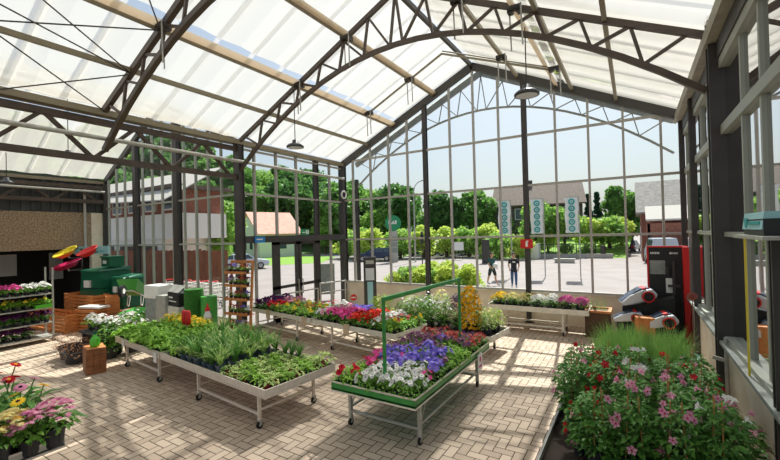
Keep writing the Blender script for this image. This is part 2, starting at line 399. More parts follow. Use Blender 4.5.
# steel columns
def column(x, y, w, d, h, label):
    b = MB(); b.box(-w/2, -d/2, 0, w/2, -d/2+.03, h); b.box(-w/2, d/2-.03, 0, w/2, d/2, h); b.box(-w/2+.03, -d/2+.03, 0, w/2-.03, d/2-.03, h)
    t = thing('trim_1', label, 'column', (x, y, 0), kind='structure')
    b.build('column', MT['column'], t)
    b = MB(); b.box(-w/2-.06, -d/2-.06, 0, w/2+.06, d/2+.06, .025); b.build('base_plate', MT['column'], t)
    return t
column(XL, 8.0, .26, .2, 5.9, 'dark steel column where the two spans meet beside the ladder shelf')
column(XL, YF-.02, .24, .24, 5.9, 'dark steel corner column carrying the white ring')
column(XL, 11.5, .1, .24, 5.85, 'dark steel column on the far side of the doors')
column(-6.54, YF+.02, .15, .16, roofz(-6.54)-.1, 'dark steel gable column nearer the doors')
column(-2.95, YF+.02, .15, .16, roofz(-2.95)-.1, 'dark steel gable column carrying the small red sign')
column(1.14, 7.9, .2, .24, 6.2, 'broad dark steel column at the side glazing above the mandevillas')
column(1.13, 13.0, .12, .16, 5.9, 'dark steel column in the corner behind the black display')
column(1.14, 10.9, .12, .16, 5.9, 'slim dark steel column between the display and the broad column')
column(1.14, 5.1, .1, .12, 2.8, 'short dark post at the side window nearest the viewpoint')
column(XW+.1, 8.0, .26, .26, 5.4, 'dark steel corner column beside the pebbled panel')
column(-16.71, 8.0, .22, .2, 6.9, 'dark steel column in the neighbouring glazing, nearer the bins')
column(-13.86, 8.0, .26, .2, 7.5, 'dark steel column in the neighbouring glazing, behind the green barrow')
column(-10.4, 14.1, .13, .13, 5.4, 'slim grey column outside the gable carrying the porch truss')

# roof: glass, glazing bars, purlins, shade cloth
ce = thing('ceiling', 'pitched glass roof with white shade cloths under it', 'roof', kind='structure')
def slope_quad(b, fx, xa, xb, ya, yb, dz): b.add([(xa,ya,fx(xa)+dz),(xb,ya,fx(xb)+dz),(xb,yb,fx(xb)+dz),(xa,yb,fx(xa)+dz)], [(0,1,2,3)])
b = MB()
slope_quad(b, roofz, XL, XM, YB, 14.15, .3); slope_quad(b, roofz, XM, XR, YB, 14.15, .3)
slope_quad(b, roofz2, XW, XW2, YB, 8.1, .3); slope_quad(b, roofz2, XW2, XL, YB, 8.1, .3); b.build('pane', MT['roofglass'], ce)
b = MB()
y = YB
while y < 14.2:
    for xa, xb, f in ((XL, XM, roofz), (XM, XR, roofz)): b.beam((xa,y,f(xa)+.27), (xb,y,f(xb)+.27), .1, .04)
    if y < 8.1:
        for xa, xb in ((XW, XW2), (XW2, XL)): b.beam((xa,y,roofz2(xa)+.27), (xb,y,roofz2(xb)+.27), .1, .04)
    y += .95
b.build('glazing_bar', MT['bar'], ce)
def purl(x, f, y1, w=.08, h=.1, m='purlin', dz=0, nm='purlin'):
    b = MB(); b.box(x-w/2, YB, f(x)+dz-h/2, x+w/2, y1, f(x)+dz+h/2); b.build(nm, MT[m], ce)
for x in (-9.08, -7.92, -6.13, -3.1, -1.5, -.35): purl(x, roofz, YF)
purl(XM, roofz, YF, .1, .12, 'rafter')
for x in (-18, -16.4, -13.4, -11.9): purl(x, roofz2, 8)
# shade cloth strips, a narrow clear gap along the upper side of each screen
def screens(strips, f, spans):
    for xa, xb in strips:
        for ya, yb in spans:
            b = MB(); n = 3; ny = max(2, int((yb-ya)/.95)*2)
            for i in range(ny):
                y_0, y_1 = ya+(yb-ya)*i/ny, ya+(yb-ya)*(i+1)/ny
                s0, s1 = (.0 if i % 2 else .035), (.035 if i % 2 else .0)
                b.add([(xa,y_0,f(xa)+.1+s0),(xb,y_0,f(xb)+.1+s0),(xb,y_1,f(xb)+.1+s1),(xa,y_1,f(xa)+.1+s1)], [(0,1,2,3)])
            b.build('shade_cloth', MT['cloth'], ce)
SP = ((YB, 8.0), (8.0, 13.15))
screens([(XL+.02, -9.08), (-9.08, -7.92), (-7.68, -6.13), (-6.13, XM-.02), (XM+.07, -3.1), (-3.1, -1.86), (-1.68, -.35), (-.35, XR-.05)], roofz, SP)
screens([(XW+.02, -18.0), (-18.0, -16.4), (-16.15, XW2), (XW2, -13.4), (-13.15, -11.9), (-11.9, XL-.02)], roofz2, ((YB, 8.0),))
for xa, xb in ((-7.86, -7.74), (-6.09, -6.0), (-2.0, -1.88)):
    b = MB(); n = 14
    for ya, yb in SP:
        for k in range(4):
            xx = xa+(xb-xa)*k/4; x2 = xa+(xb-xa)*(k+1)/4
            b.add([(xx,ya,roofz(xx)+.02),((xx+x2)/2,ya,roofz(xx)-.05),(x2,ya,roofz(x2)+.02),(xx,yb,roofz(xx)+.02),((xx+x2)/2,yb,roofz(xx)-.05),(x2,yb,roofz(x2)+.02)], [(0,1,4,3),(1,2,5,4)])
    b.build('gathered_cloth', MT['bundle'], ce)
# gutter of the side eave and valley beam
b = MB(); b.box(XR-.13, YB, 5.76, XR+.02, YF, 5.98)
for k in range(5): b.box(XR-.16, YB, 5.76+k*.045, XR-.13, YF, 5.785+k*.045)
tag(b.build('trim_2', MT['gutter']), 'pale ribbed gutter along the side eave', 'gutter', kind='structure')
b = MB(); b.box(XL-.14, YB, 5.86, XL+.14, YF, 6.0); tag(b.build('trim_3', MT['purlin']), 'valley gutter between the two roof spans', 'gutter', kind='structure')
b = MB(); b.box(XW-.15, YB, 5.4, XW+.1, 8.1, 5.52); tag(b.build('trim_4', MT['purlin']), 'eave gutter over the pebbled panel', 'gutter', kind='structure')
# gable rafters
def rafters(y, f, xs, w, h, dz, m, name, label):
    b = MB(); b.path([(x, y, f(x)+dz) for x in xs], w, h); return tag(b.build(name, MT[m]), label, 'rafter', kind='structure')
rafters(YF, roofz, (XL, XM, XR), .16, .24, -.02, 'rafter', 'trim_5', 'dark rafter edging the top of the tall gable window')
rafters(8.02, roofz2, (XW, XW2, XL), .14, .2, -.02, 'rafter', 'trim_6', 'dark rafter edging the neighbouring glazed end')
rafters(14.15, roofz, (XL, XM, XR), .1, .22, .1, 'gutter', 'trim_7', 'pale verge beam of the porch outside the gable')

# roof trusses
def truss(y, m, label, w=.09, uc=.11, xl=XL+.08, xr=XR-.12):
    t = thing('roof_truss', label, 'roof truss', (0, y, 0), kind='structure')
    low = lambda x: 7.42-.072*(x-XM)**2
    b = MB(); b.path([(x, 0, roofz(x)-.02) for x in (xl, XM, xr)], uc*.8, uc); b.build('upper_chord', MT[m], t)
    n = 20; b = MB(); b.path([(xl+(xr-xl)*i/n, 0, low(xl+(xr-xl)*i/n)) for i in range(n+1)], uc*.8, uc*.9); b.build('lower_chord', MT[m], t)
    b = MB(); dx = .78
    for s in (-1, 1):
        for k in range(7):
            xu, xo, xn = XM+s*k*dx, XM+s*(k*dx+.17), XM+s*(k+1)*dx
            b.beam((xu,0,roofz(xu)-.05), (xo,0,low(xo)), w*.6); b.beam((xo,0,low(xo)), (xn,0,roofz(xn)-.05), w*.6)
    b.build('web', MT[m], t)
    return t
truss(8.0, 'steel', 'brown arched roof truss spanning the middle of the hall')
truss(4.3, 'steel', 'brown arched roof truss nearest the viewpoint', .09, .13)
truss(14.1, 'mullion', 'slender grey arched truss outside the gable', .05, .07)
def girder(x, z0, z1, y0_, y1_, m, label, step=1.2):
    t = thing('lattice_girder', label, 'girder', (x, 0, 0), kind='structure')
    b = MB(); b.box(-.06, y0_, z1-.07, .06, y1_, z1+.07); b.build('upper_chord', MT[m], t)
    b = MB(); b.box(-.06, y0_, z0-.07, .06, y1_, z0+.07); b.build('lower_chord', MT[m], t)
    b = MB(); y = y1_-.2; k = 0
    while y-step*.75 > y0_:
        y2 = y-step*.75
        b.beam((0,y,z0 if k % 2 == 0 else z1), (0,y2,z1 if k % 2 == 0 else z0), .08); y = y2; k += 1
    b.build('web', MT[m], t); return t
girder(XL, 4.85, 5.72, YB, 7.9, 'steel', 'dark lattice girder under the valley gutter')
girder(XW+.3, 4.62, 5.2, YB, 7.8, 'steel', 'lattice girder in front of the ribbed cladding', 1.0)
b = MB(); b.cyl((XL+.22, YB, 5.3), (XL+.22, YF-.2, 5.3), .05); one(b, 'heating_pipe', MT['galv'], 'pale grey pipe running along the valley girder', 'pipe', kind='structure')
b = MB(); b.cyl((XW+.5, YB, 5.02), (XW+.5, 7.8, 5.02), .045); one(b, 'heating_pipe', MT['galv'], 'pale pipe crossing in front of the ribbed cladding', 'pipe', kind='structure')
# screen drive shafts, tie wires, hanging gear rods
b = MB(); b.path([(x, 11.3, roofz(x)-.06) for x in (-7.74, XM-.3)], .05); b.path([(XM-.3, 11.3, roofz(XM-.3)-.06), (-1.7, 11.3, roofz(-1.7)-.1)], .05)
b.cyl((-4.93,11.3,8.6),(-1.75,11.3,7.3),.02); one(b, 'screen_drive_shaft', MT['purlin'], 'thin shaft that drives the shade cloths, near the gable peak', 'drive shaft', kind='structure')
def rods(x, y, k):
    t = thing('screen_gear', 'small rack gear with hanging rods under the shade cloth, %s' % k, 'screen gear', (x, y, roofz(x)-.06), group='screen gears under the roof', kind='structure')
    b = MB(); b.cbox(-.09,0,.0,.1,.16,.12); b.cbox(.09,0,-.02,.1,.16,.12); b.cyl((-.12,-.1,0),(.12,-.1,0),.05,n=8); b.build('gear_housing', MT['column'], t)
    for dx, dy in ((-.12, .05), (.14, -.12)):
        b = MB(); b.cyl((dx,dy,.05), (dx+.02,dy,-.78), .016, n=6); b.build('rod', MT['galv'], t)
for x, y, k in ((-7.8, 8.0, 'where the middle truss meets the rail above the far lamp'), (-7.8, 4.3, 'on the nearest truss'), (-6.1, 8.0, 'higher on the middle truss'),
                (-3.1, 8.0, 'past the peak of the middle truss'), (-1.9, 8.0, 'beside the lamp wire'), (-7.74, 11.3, 'on the drive shaft, low end'),
                (-6.1, 11.3, 'on the drive shaft, middle'), (-3.1, 11.3, 'on the drive shaft beyond the peak'), (-1.7, 11.3, 'on the drive shaft, last one')): rods(x, y, k)
b = MB()
for (xa, ya), (xb, yb) in (((-9.08, 4.3), (-7.9, 2.0)), ((-7.9, 4.2), (-9.08, 1.6)), ((-9.08, 4.3), (-10.4, 2.4)), ((-10.3, 4.3), (-9.1, 2.2)), ((-7.9, 4.3), (-6.1, 2.6)), ((-9.08, 4.3), (-8.3, 1.2))):
    b.cyl((xa,ya,roofz(xa)-.08), (xb,yb,roofz(xb)-.08), .014, n=5)
one(b, 'bracing_wire', MT['column'], 'thin crossed bracing wires under the nearest roof bay', 'bracing', kind='structure')

# pendant lamps
def lamp(x, y, z, top, label, r=.24):
    t = thing('pendant_lamp', label, 'lamp', (x, y, z))
    b = MB(); b.lathe([(.02,.2),(.07,.19),(.09,.1),(r*.75,.07),(r,.02),(r,-.02),(r*.86,-.03)], 18); b.build('shade', MT['lampdark'], t, True)
    b = MB(); b.lathe([(r*.86,-.025),(r*.5,-.03),(.001,-.03)], 18); b.build('diffuser', MT['lampglass'], t)
    b = MB(); b.cyl((0,0,.19), (0,0,top-z), .012, n=6); b.build('wire', MT['black'], t)
lamp(-1.72, 8.0, 5.62, 6.95, 'dark round pendant lamp hanging before the gable window')
lamp(-8.0, 8.0, 5.46, 7.05, 'dark pendant lamp hanging near the valley column')
lamp(-15.4, 5.35, 5.72, 7.9, 'dark pendant lamp in the neighbouring span, larger in view', .25)
lamp(-18.3, 4.6, 5.05, 6.1, 'dark pendant lamp in the neighbouring span, close to the cladding', .2)

# signs on the structure
b = MB(); n = 20
for i in range(n):
    t0, t1 = 2*PI*i/n, 2*PI*(i+1)/n; b.cyl((0, .15*math.cos(t0), .15*math.sin(t0)), (0, .15*math.cos(t1), .15*math.sin(t1)), .035, n=6)
one(b, 'round_bell', MT['white'], 'white ring mounted high on the dark corner column', 'alarm ring', (XL+.16, YF-.14, 4.65))
t = thing('extinguisher_sign', 'small red sign with a white mark on the gable column', 'sign', (-2.95, YF-.09, 2.53))
b = MB(); b.box(-.19,-.02,-.15,.19,.01,.15); b.build('plate', MT['red'], t)
b = MB(); b.box(-.03,-.026,-.09,.04,-.021,.07); b.box(-.01,-.026,.07,.06,-.021,.1); b.build('pictogram', MT['white'], t)
t = thing('exit_sign', 'green exit sign standing on the door header', 'sign', (XL+.08, 10.75, 3.0))
b = MB(); b.box(0,-.22,0,.04,.22,.22); b.build('plate', MT['exit'], t)
b = MB(); b.box(.041,-.16,.08,.045,-.02,.11); b.box(.041,.02,.04,.045,.07,.17); b.box(.041,.1,.04,.045,.17,.18); b.build('pictogram', MT['white'], t)
t = thing('door_sign', 'small blue sign fixed to the end of the door header', 'sign', (XL+.15, 8.62, 2.88))
b = MB(); b.box(0,-.2,-.1,.03,.2,.1); b.build('plate', MT['blue'], t)
b = MB(); b.box(.031,-.14,-.01,.035,.1,.03); b.build('pictogram', MT['white'], t)
# ---------------------------------------------------------------- plants: one set of meshes per kind, shared by the copies
def pot_mb(r, h, n=12, saucer=False):
    b = MB(); b.lathe([(.001,.0),(r*.74,0),(r*.94,h*.86),(r*1.02,h*.86),(r*1.03,h),(r*.93,h),(r*.91,h*.88)], n); return b
def soil_mb(r, h, n=12):
    b = MB(); b.disc((0,0,h*.88), (0,0,1), r*.91, n); return b
def dirv(az, el): return Vector((math.cos(az)*math.cos(el), math.sin(az)*math.cos(el), math.sin(el)))
def mound(b, n, r, z0, h, L, W, flat=.5, up=.35):
    """leaves spread over a dome of radius r and height h standing at z0"""
    for _ in range(n):
        az = R.uniform(0, 2*PI); q = math.sqrt(R.random()); rr = q*r
        z = z0 + h*math.sqrt(max(0, 1-q*q))*R.uniform(.35, 1)
        p = (rr*math.cos(az), rr*math.sin(az), z)
        s = R.uniform(.7, 1.25); b.leaf(p, dirv(az+R.uniform(-.9,.9), R.uniform(-.2, up+.5*(1-q))), L*s, W*s, flat, R.uniform(-.5,.5))
def stems(b, n, r, z0, h, w=.006):
    for _ in range(n):
        az = R.uniform(0, 2*PI); b.beam((.01*math.cos(az),.01*math.sin(az),z0), (r*.6*math.cos(az), r*.6*math.sin(az), z0+h*R.uniform(.5,.85)), w)
def dome_flowers(b, n, r, z0, h, fr, k=5, wide=.8, eye=0, cup=.25, jit=.02):
    for _ in range(n):
        az = R.uniform(0, 2*PI); q = math.sqrt(R.random()); z = z0+h*math.sqrt(max(0,1-q*q*.9))+R.uniform(-jit, jit)
        b.flower((q*r*math.cos(az), q*r*math.sin(az), z), Vector((math.cos(az)*q, math.sin(az)*q, R.uniform(.5,1))), fr*R.uniform(.8,1.2), k, wide, cup, eye)
PR = {}
def proto(key, parts): PR[key] = [(nm, mb.mesh(key+'_'+nm, mats)) for nm, mb, mats in parts]
def plant(key, name, label, cat, loc, rz=None, s=1.0, group=None):
    o = link(name, None, None, loc, R.uniform(0, 6.28) if rz is None else rz)
    o.scale = (s, s, s*R.uniform(.93, 1.07)); tag(o, label, cat, group)
    for nm, me in PR[key]: link(nm, me, o)
    return o

for v in ('a', 'b'):
    # leafy bedding seedlings
    f = MB(); stems(f, 5, .1, .08, .16); mound(f, 46, .125, .1, .17, .095, .055, .6, .15)
    proto('herb_'+v, [('pot', pot_mb(.06,.09,8), MT['pot']), ('foliage', f, MT['leaf_fresh'])])
    f = MB(); stems(f, 5, .1, .08, .2); mound(f, 46, .13, .12, .2, .1, .05, .6, .15)
    fl_ = MB(); dome_flowers(fl_, 16, .12, .16, .19, .024, 6, .9)
    proto('marigold_'+v, [('pot', pot_mb(.06,.09,8), MT['pot']), ('foliage', f, MT['leaf_fresh']), ('blossom', fl_, MT['p_yellow'])])
    # strap-leaved plants
    f = MB()
    for i in range(36):
        az = R.uniform(0, 2*PI); f.blade((.03*math.cos(az),.03*math.sin(az),.15), az, R.uniform(.34,.56), R.uniform(.03,.042), R.uniform(1.05,1.52), R.uniform(.9,2.3), 5)
    lb = MB(); lb.cbox(.0,-.085,.1,.035,.004,.05)
    proto('spider_'+v, [('pot', pot_mb(.085,.17,12), MT['greypot']), ('foliage', f, MT['blade_green']), ('price_label', lb, MT['white'])])
    f = MB()
    for i in range(36):
        az = R.uniform(0, 2*PI); f.blade((.03*math.cos(az),.03*math.sin(az),.15), az, R.uniform(.4,.62), R.uniform(.024,.036), R.uniform(1.2,1.55), R.uniform(.5,1.6), 5)
    proto('daylily_'+v, [('pot', pot_mb(.085,.17,12), MT['greypot']), ('foliage', f, MT['blade_dark'])])
    # low bedding with variegated leaves
    f = MB(); mound(f, 60, .1, .08, .1, .07, .04)
    proto('variegated_'+v, [('pot', pot_mb(.06,.09,8), MT['redpot']), ('foliage', f, MT['leaf_pale'])])
    f = MB(); mound(f, 60, .1, .08, .11, .065, .036)
    proto('lowgreen_'+v, [('pot', pot_mb(.06,.09,8), MT['pot']), ('foliage', f, MT['leaf_fresh'])])
    for key, pet, eye, fr, cnt, lf in (('petunia_white','p_white','eye_dark',.034,13,'leaf_mid'), ('pansy_violet','p_violet','eye_yellow',.032,18,'leaf_mid'), ('petunia_pink','p_pink','eye_red',.034,15,'leaf_mid'),
                                ('pansy_purple','p_mauve','eye_yellow',.03,14,'leaf_mid'), ('verbena_salmon','p_salmon','eye_yellow',.028,17,'leaf_mid'), ('petunia_red','p_red','eye_dark',.034,4,'leaf_fresh')):
        f = MB(); mound(f, 58, .105, .08, .12, .06, .03); stems(f, 5, .1, .08, .15)
        fl_ = MB(); dome_flowers(fl_, int(cnt*.75+.5), .105, .13, .12, fr, 5, .9, .2, .2)
        proto(key+'_'+v, [('pot', pot_mb(.062,.1,10), MT['pot']), ('foliage', f, MT[lf]), ('blossom', fl_, [MT[pet], MT[eye]])])
    # larger flowering pots for the rear benches
    for key, pet, lf, cnt in (('geranium_magenta','p_pink','leaf_mid',42), ('geranium_red','p_orange','leaf_mid',42), ('calibrachoa_purple','p_purple','leaf_dark',42), ('geranium_pale','p_palepink','leaf_mid',36),
                         ('calibrachoa_yellow','p_yellow','leaf_fresh',5), ('coral_bells','p_salmon','leaf_fresh',9), ('daisy_white','p_white','leaf_mid',40), ('lobelia_violet','p_violet','leaf_mid',40), ('geranium_crimson','p_red','leaf_mid',30)):
        f = MB(); mound(f, 85, .15, .1, .18, .08, .042); stems(f, 5, .12, .1, .2)
        fl_ = MB(); dome_flowers(fl_, int(cnt*.7), .15, .17, .17, .033, 5, .95, 0, .25)
        proto(key+'_'+v, [('pot', pot_mb(.085,.13,10), MT['pot']), ('foliage', f, MT[lf]), ('blossom', fl_, MT[pet])])
    for key, pet in (('mum_pink','p_mum'), ('mum_white','p_white'), ('mum_yellow','p_cream'), ('mum_gold','p_yellow')):
        f = MB(); mound(f, 110, .2, .14, .2, .07, .036); stems(f, 7, .15, .12, .2)
        fl_ = MB(); dome_flowers(fl_, 130 if pet == 'p_mum' else 75, .21, .2, .19, .03, 8, .8, 0, .4)
        proto(key+'_'+v, [('pot', pot_mb(.13,.2,12), MT['pot']), ('foliage', f, MT['leaf_mid']), ('blossom', fl_, MT[pet])])
    # tall shrubs in the middle of the hall
    for key, lf, pet, cnt in (('shrub_white','leaf_mid','p_white',34), ('shrub_lime','leaf_lime','p_cream',0), ('shrub_dusky','heather','p_dusky',110), ('shrub_green','leaf_mid','p_white',6), ('shrub_pale','leaf_pale','p_cream',25)):
        f = MB(); stems(f, 9, .26, .18, .6, .008)
        for zz, rr in ((.2,.26),(.4,.28),(.55,.22)): mound(f, 110, rr, zz, .24, .085, .042)
        parts = [('pot', pot_mb(.16,.24,12), MT['pot']), ('foliage', f, MT[lf])]
        if cnt:
            fl_ = MB(); dome_flowers(fl_, cnt, .28, .45, .38, .034, 5, .9, 0, .3, .08); parts.append(('blossom', fl_, MT[pet]))
        proto(key+'_'+v, parts)
    # chives and thin grasses
    f = MB()
    for i in range(80):
        az = R.uniform(0, 2*PI); q = R.uniform(0,.075); f.blade((q*math.cos(az),q*math.sin(az),.14), az+R.uniform(-.7,.7), R.uniform(.34,.58), .0105, R.uniform(1.15,1.56), R.uniform(.1,.9), 3)
    proto('chives_'+v, [('pot', pot_mb(.085,.16,12), MT['pot']), ('foliage', f, MT['chive'])])
    f = MB(); mound(f, 70, .11, .1, .14, .05, .022)
    fl_ = MB(); dome_flowers(fl_, 26, .12, .15, .15, .026, 6, .6, 0, .3)
    proto('aster_'+v, [('pot', pot_mb(.07,.12,10), MT['pot']), ('foliage', f, MT['leaf_mid']), ('blossom', fl_, MT['p_lilac'])])
    # climbing mandevillas on canes
    for key, pet, eye in (('mandevilla_red','p_red','p_red'), ('mandevilla_pink','p_palepink','eye_red'), ('mandevilla_white','p_white','p_palepink'), ('mandevilla_green','p_palepink','eye_red')):
        f = MB()
        for zz, rr, n_ in ((.2,.17,100),(.36,.22,135),(.52,.22,135),(.68,.17,95)): mound(f, n_, rr, zz-.05, .17, .082, .046, .5, .2)
        ca = MB()
        for i in range(2): ca.cyl((.09*math.cos(i*2.1),.09*math.sin(i*2.1),.15), (.05*math.cos(i*2.1),.05*math.sin(i*2.1),.86), .006, n=6)
        st = MB()
        for i in range(6):
            a_ = i*1.05; pts = [(.03*math.cos(a_),.03*math.sin(a_),.18)]
            for k in range(1, 7): pts.append((.1*math.cos(a_+k*.7)*(1+.15*R.random()), .1*math.sin(a_+k*.7), .18+k*.1))
            st.tube(pts, .004, 5)
        fls = []; cnt = {'mandevilla_red':13,'mandevilla_pink':17,'mandevilla_white':11,'mandevilla_green':4}[key]
        for i in range(cnt):
            az = R.uniform(0,2*PI); z = R.uniform(.22,.86); rr = .24*(1-.5*max(0,z-.6)/.3)
            d = Vector((math.cos(az), math.sin(az), R.uniform(.1,.9))).normalized(); c_ = Vector((rr*math.cos(az), rr*math.sin(az), z))
            fl_ = MB(); fl_.cyl(c_-d*.055, c_, .004, .013, 6, False); fl_.flower(c_, d, R.uniform(.04,.055), 5, .52, .2, .2); fls.append(('bloom', fl_, [MT[pet], MT[eye]]))
        proto(key+'_'+v, [('pot', pot_mb(.105,.2,14), MT['pot']), ('foliage', f, MT['leaf_dark']), ('stem', st, MT['stem']), ('cane', ca, MT['cane'])]+fls)
    # gerberas
    for key, pet in (('gerbera_red','p_red'), ('gerbera_pink','p_palepink'), ('gerbera_yellow','p_yellow'), ('gerbera_bud','p_red')):
        f = MB()
        for i in range(30):
            az = R.uniform(0,2*PI); e = R.uniform(.25,1.15); p0 = Vector((.03*math.cos(az),.03*math.sin(az),.12)); d = dirv(az, e); L_ = R.uniform(.08,.16)
            f.beam(p0, p0+d*L_, .006); f.leaf(p0+d*L_, dirv(az, e-.45), R.uniform(.14,.21), R.uniform(.06,.09), .5, R.uniform(-.3,.3))
        st = MB(); fls = []
        for i in range(0 if key == 'gerbera_bud' else 3):
            az = i*2.1+R.uniform(0,.8); top = Vector((.11*math.cos(az), .11*math.sin(az), R.uniform(.38,.5))); st.tube([(0,0,.12), top*.5+Vector((0,0,.06)), top], .005, 6)
            nrm = Vector((math.cos(az)*.5, math.sin(az)*.5, 1)); fl_ = MB(); fls.append(('bloom', fl_, [MT[pet], MT['eye_dark'] if pet != 'p_red' else MT['p_orchre']])); fl_.flower(top, nrm, .055, 16, .9, .1, .3); fl_.flower(top+Vector((0,0,.006)), nrm, .04, 12, .9, .2, .4)
        parts = [('pot', pot_mb(.075,.13,12), MT['pot']), ('foliage', f, MT['leaf_dark'])]
        if st.v: parts += [('stem', st, MT['stem'])]+fls
        proto(key+'_'+v, parts)
    for key, pet, p2 in (('lantana_yellow','p_cream','p_orchre'), ('lantana_pink','p_palepink','p_mum')):
        f = MB(); mound(f, 80, .13, .1, .16, .055, .03)
        fl_ = MB()
        for i in range(26):
            az = R.uniform(0,2*PI); q = math.sqrt(R.random()); c_ = Vector((q*.14*math.cos(az), q*.14*math.sin(az), .17+.15*math.sqrt(1-q*q*.9)))
            for k in range(7):
                fl_.mi = 0; o_ = Vector((R.uniform(-.022,.022), R.uniform(-.022,.022), R.uniform(-.004,.008))); fl_.mi = 1 if o_.length < .012 else 0
                fl_.flower(c_+o_, (o_.x*20, o_.y*20, 1), .011, 4, 1.0, .1)
            fl_.mi = 0
        proto(key+'_'+v, [('pot', pot_mb(.075,.13,12), MT['pot']), ('foliage', f, MT['leaf_mid']), ('blossom', fl_, [MT[pet], MT[p2]])])
f = MB()
for zz in (.12,.26): mound(f, 260, .3, zz, .14, .05, .012, .2, .9)
proto('heather', [('pot', pot_mb(.2,.2,14), MT['pot']), ('foliage', f, MT['heather'])])
f = MB()
for zz, rr in ((.2,.2),(.4,.24),(.6,.24),(.78,.22),(.95,.16)): mound(f, 80, rr, zz, .16, .07, .035)
fl_ = MB()
for i in range(420):
    az = R.uniform(0,2*PI); z = R.uniform(.16,1.12); rr = .25*math.sin(min(1,(1.2-z)*2.2)*PI/2)*R.uniform(.85,1.05); fl_.flower((rr*math.cos(az), rr*math.sin(az), z), (math.cos(az), math.sin(az), .5), .034, 6, .9, .2)
proto('yellow_column', [('pot', pot_mb(.17,.2,14), MT['pot']), ('foliage', f, MT['leaf_dark']), ('blossom', fl_, [MT['p_orchre']])])
f = MB()
for i in range(26):
    az = R.uniform(0,2*PI); f.blade((.04*math.cos(az),.04*math.sin(az),.68), az, R.uniform(.35,.6), R.uniform(.03,.05), R.uniform(.6,1.3), R.uniform(1.2,2.2), 5)
rim = MB(); rim.lathe([(.39,.66),(.42,.66),(.42,.72),(.385,.72),(.385,.66)], 26)
proto('strap_tub', [('tub', pot_mb(.4,.7,26), MT['black']), ('soil', soil_mb(.4,.7,26), MT['soil']), ('rim', rim, MT['sky_sign']), ('foliage', f, MT['leaf_pale'])])

# ---------------------------------------------------------------- benches on castors
def caster(parent, x, y, m=None):
    b = MB(); b.cyl((x-.016,y,.055), (x+.016,y,.055), .055, n=14); w_ = b.build('caster', MT['rubber'], parent)
    b = MB(); b.cyl((x-.02,y,.055), (x+.02,y,.055), .022, n=10); b.box(x-.026,y-.012,.05,x-.018,y+.03,.13); b.box(x+.018,y-.012,.05,x+.026,y+.03,.13); b.box(x-.026,y-.03,.12,x+.026,y+.03,.135); b.build('fork', MT['galv'], w_)
def bench(label, loc, rz, Ln, W, zd, zr, m, legs, legm='alu', inset=(.1,.25), rh=.13, ls=.045, braces=False):
    t = thing('plant_bench', label, 'bench', loc, rz)
    b = MB(); e = .02
    b.box(0,0,zd-.02,Ln,W,zd)
    b.box(0,0,zr-rh,Ln,e,zr); b.box(0,W-e,zr-rh,Ln,W,zr); b.box(0,e,zr-rh,e,W-e,zr); b.box(Ln-e,e,zr-rh,Ln,W-e,zr)
    b.build('tray', MT[m], t)
    b = MB()
    for y in (-.006, W): b.box(-.006,y,zr-.02,Ln+.006,y+.006,zr+.004); b.box(-.006,y,zr-rh,Ln+.006,y+.006,zr-rh+.022)
    for x in (-.006, Ln): b.box(x,0,zr-.02,x+.006,W,zr+.004); b.box(x,0,zr-rh,x+.006,W,zr-rh+.022)
    b.build('rim', MT['alu' if m != 'cream' else 'cream'], t)
    b = MB(); b.box(.02,.02,zd,Ln-.02,W-.02,zd+.006); b.build('liner', MT['soil'], t)
    for x in legs:
        for y in (inset[0], W-inset[1]):
            b = MB(); b.box(x-ls/2,y-ls/2,.13,x+ls/2,y+ls/2,zd-.02); lg = b.build('leg', MT[legm], t); caster(lg, x, y)
            if braces:
                b = MB(); b.beam((x,y+.02,zd-.4),(x,y+.28,zd-.02),.016); b.build('brace', MT[legm], t)
    b = MB(); b.box(legs[0],inset[0]-.015,.2,legs[-1],inset[0]+.015,.24); b.build('stretcher', MT[legm], t)
    b = MB(); b.box(legs[0],W-inset[1]-.015,.2,legs[-1],W-inset[1]+.015,.24); b.build('stretcher', MT[legm], t)
    for x in legs:
        b = MB(); b.box(x-.015,inset[0],.27,x+.015,W-inset[1],.3); b.build('stretcher', MT[legm], t)
    return t
def on(loc, rz, x, y, z):
    c, s = math.cos(rz), math.sin(rz); return (loc[0]+x*c-y*s, loc[1]+x*s+y*c, z)
def card(loc, rz, label, m='card', w=.2, h=.26):
    b = MB(); b.box(-w/2,-.008,-h,w/2,0,0); b.box(-w/2,-.008,-.006,w/2,.03,.006); one(b, 'price_card', MT[m], label, 'price card', loc, rz, 'price cards on the bench rims')

# grid of pots on a bench: kind(i, j) -> (key, name, look) ; labels count rows from the front edge and pots from one end
def grid(loc, rz, x0, dx, nx, y0, dy, ny, z, kind, where, group, cat='potted plant', s=1.0, jit=.02, first='end', flip=False):
    for j in range(ny):
        for i in range(nx):
            q = kind(i, j)
            if not q: continue
            key, nm, look, sc_ = (q + (1.0,))[:4]
            p = on(loc, rz, x0+i*dx+R.uniform(-jit,jit), y0+j*dy+R.uniform(-jit,jit), z)
            ii = nx-1-i if flip else i
            plant(key+R.choice(('_a','_b')), nm, '%s, %s from %s, %s row' % (look, ORD[ii+1], where, ORD[j+1]), cat, p, s=s*sc_*R.uniform(.92,1.1), group=look+' on '+group)

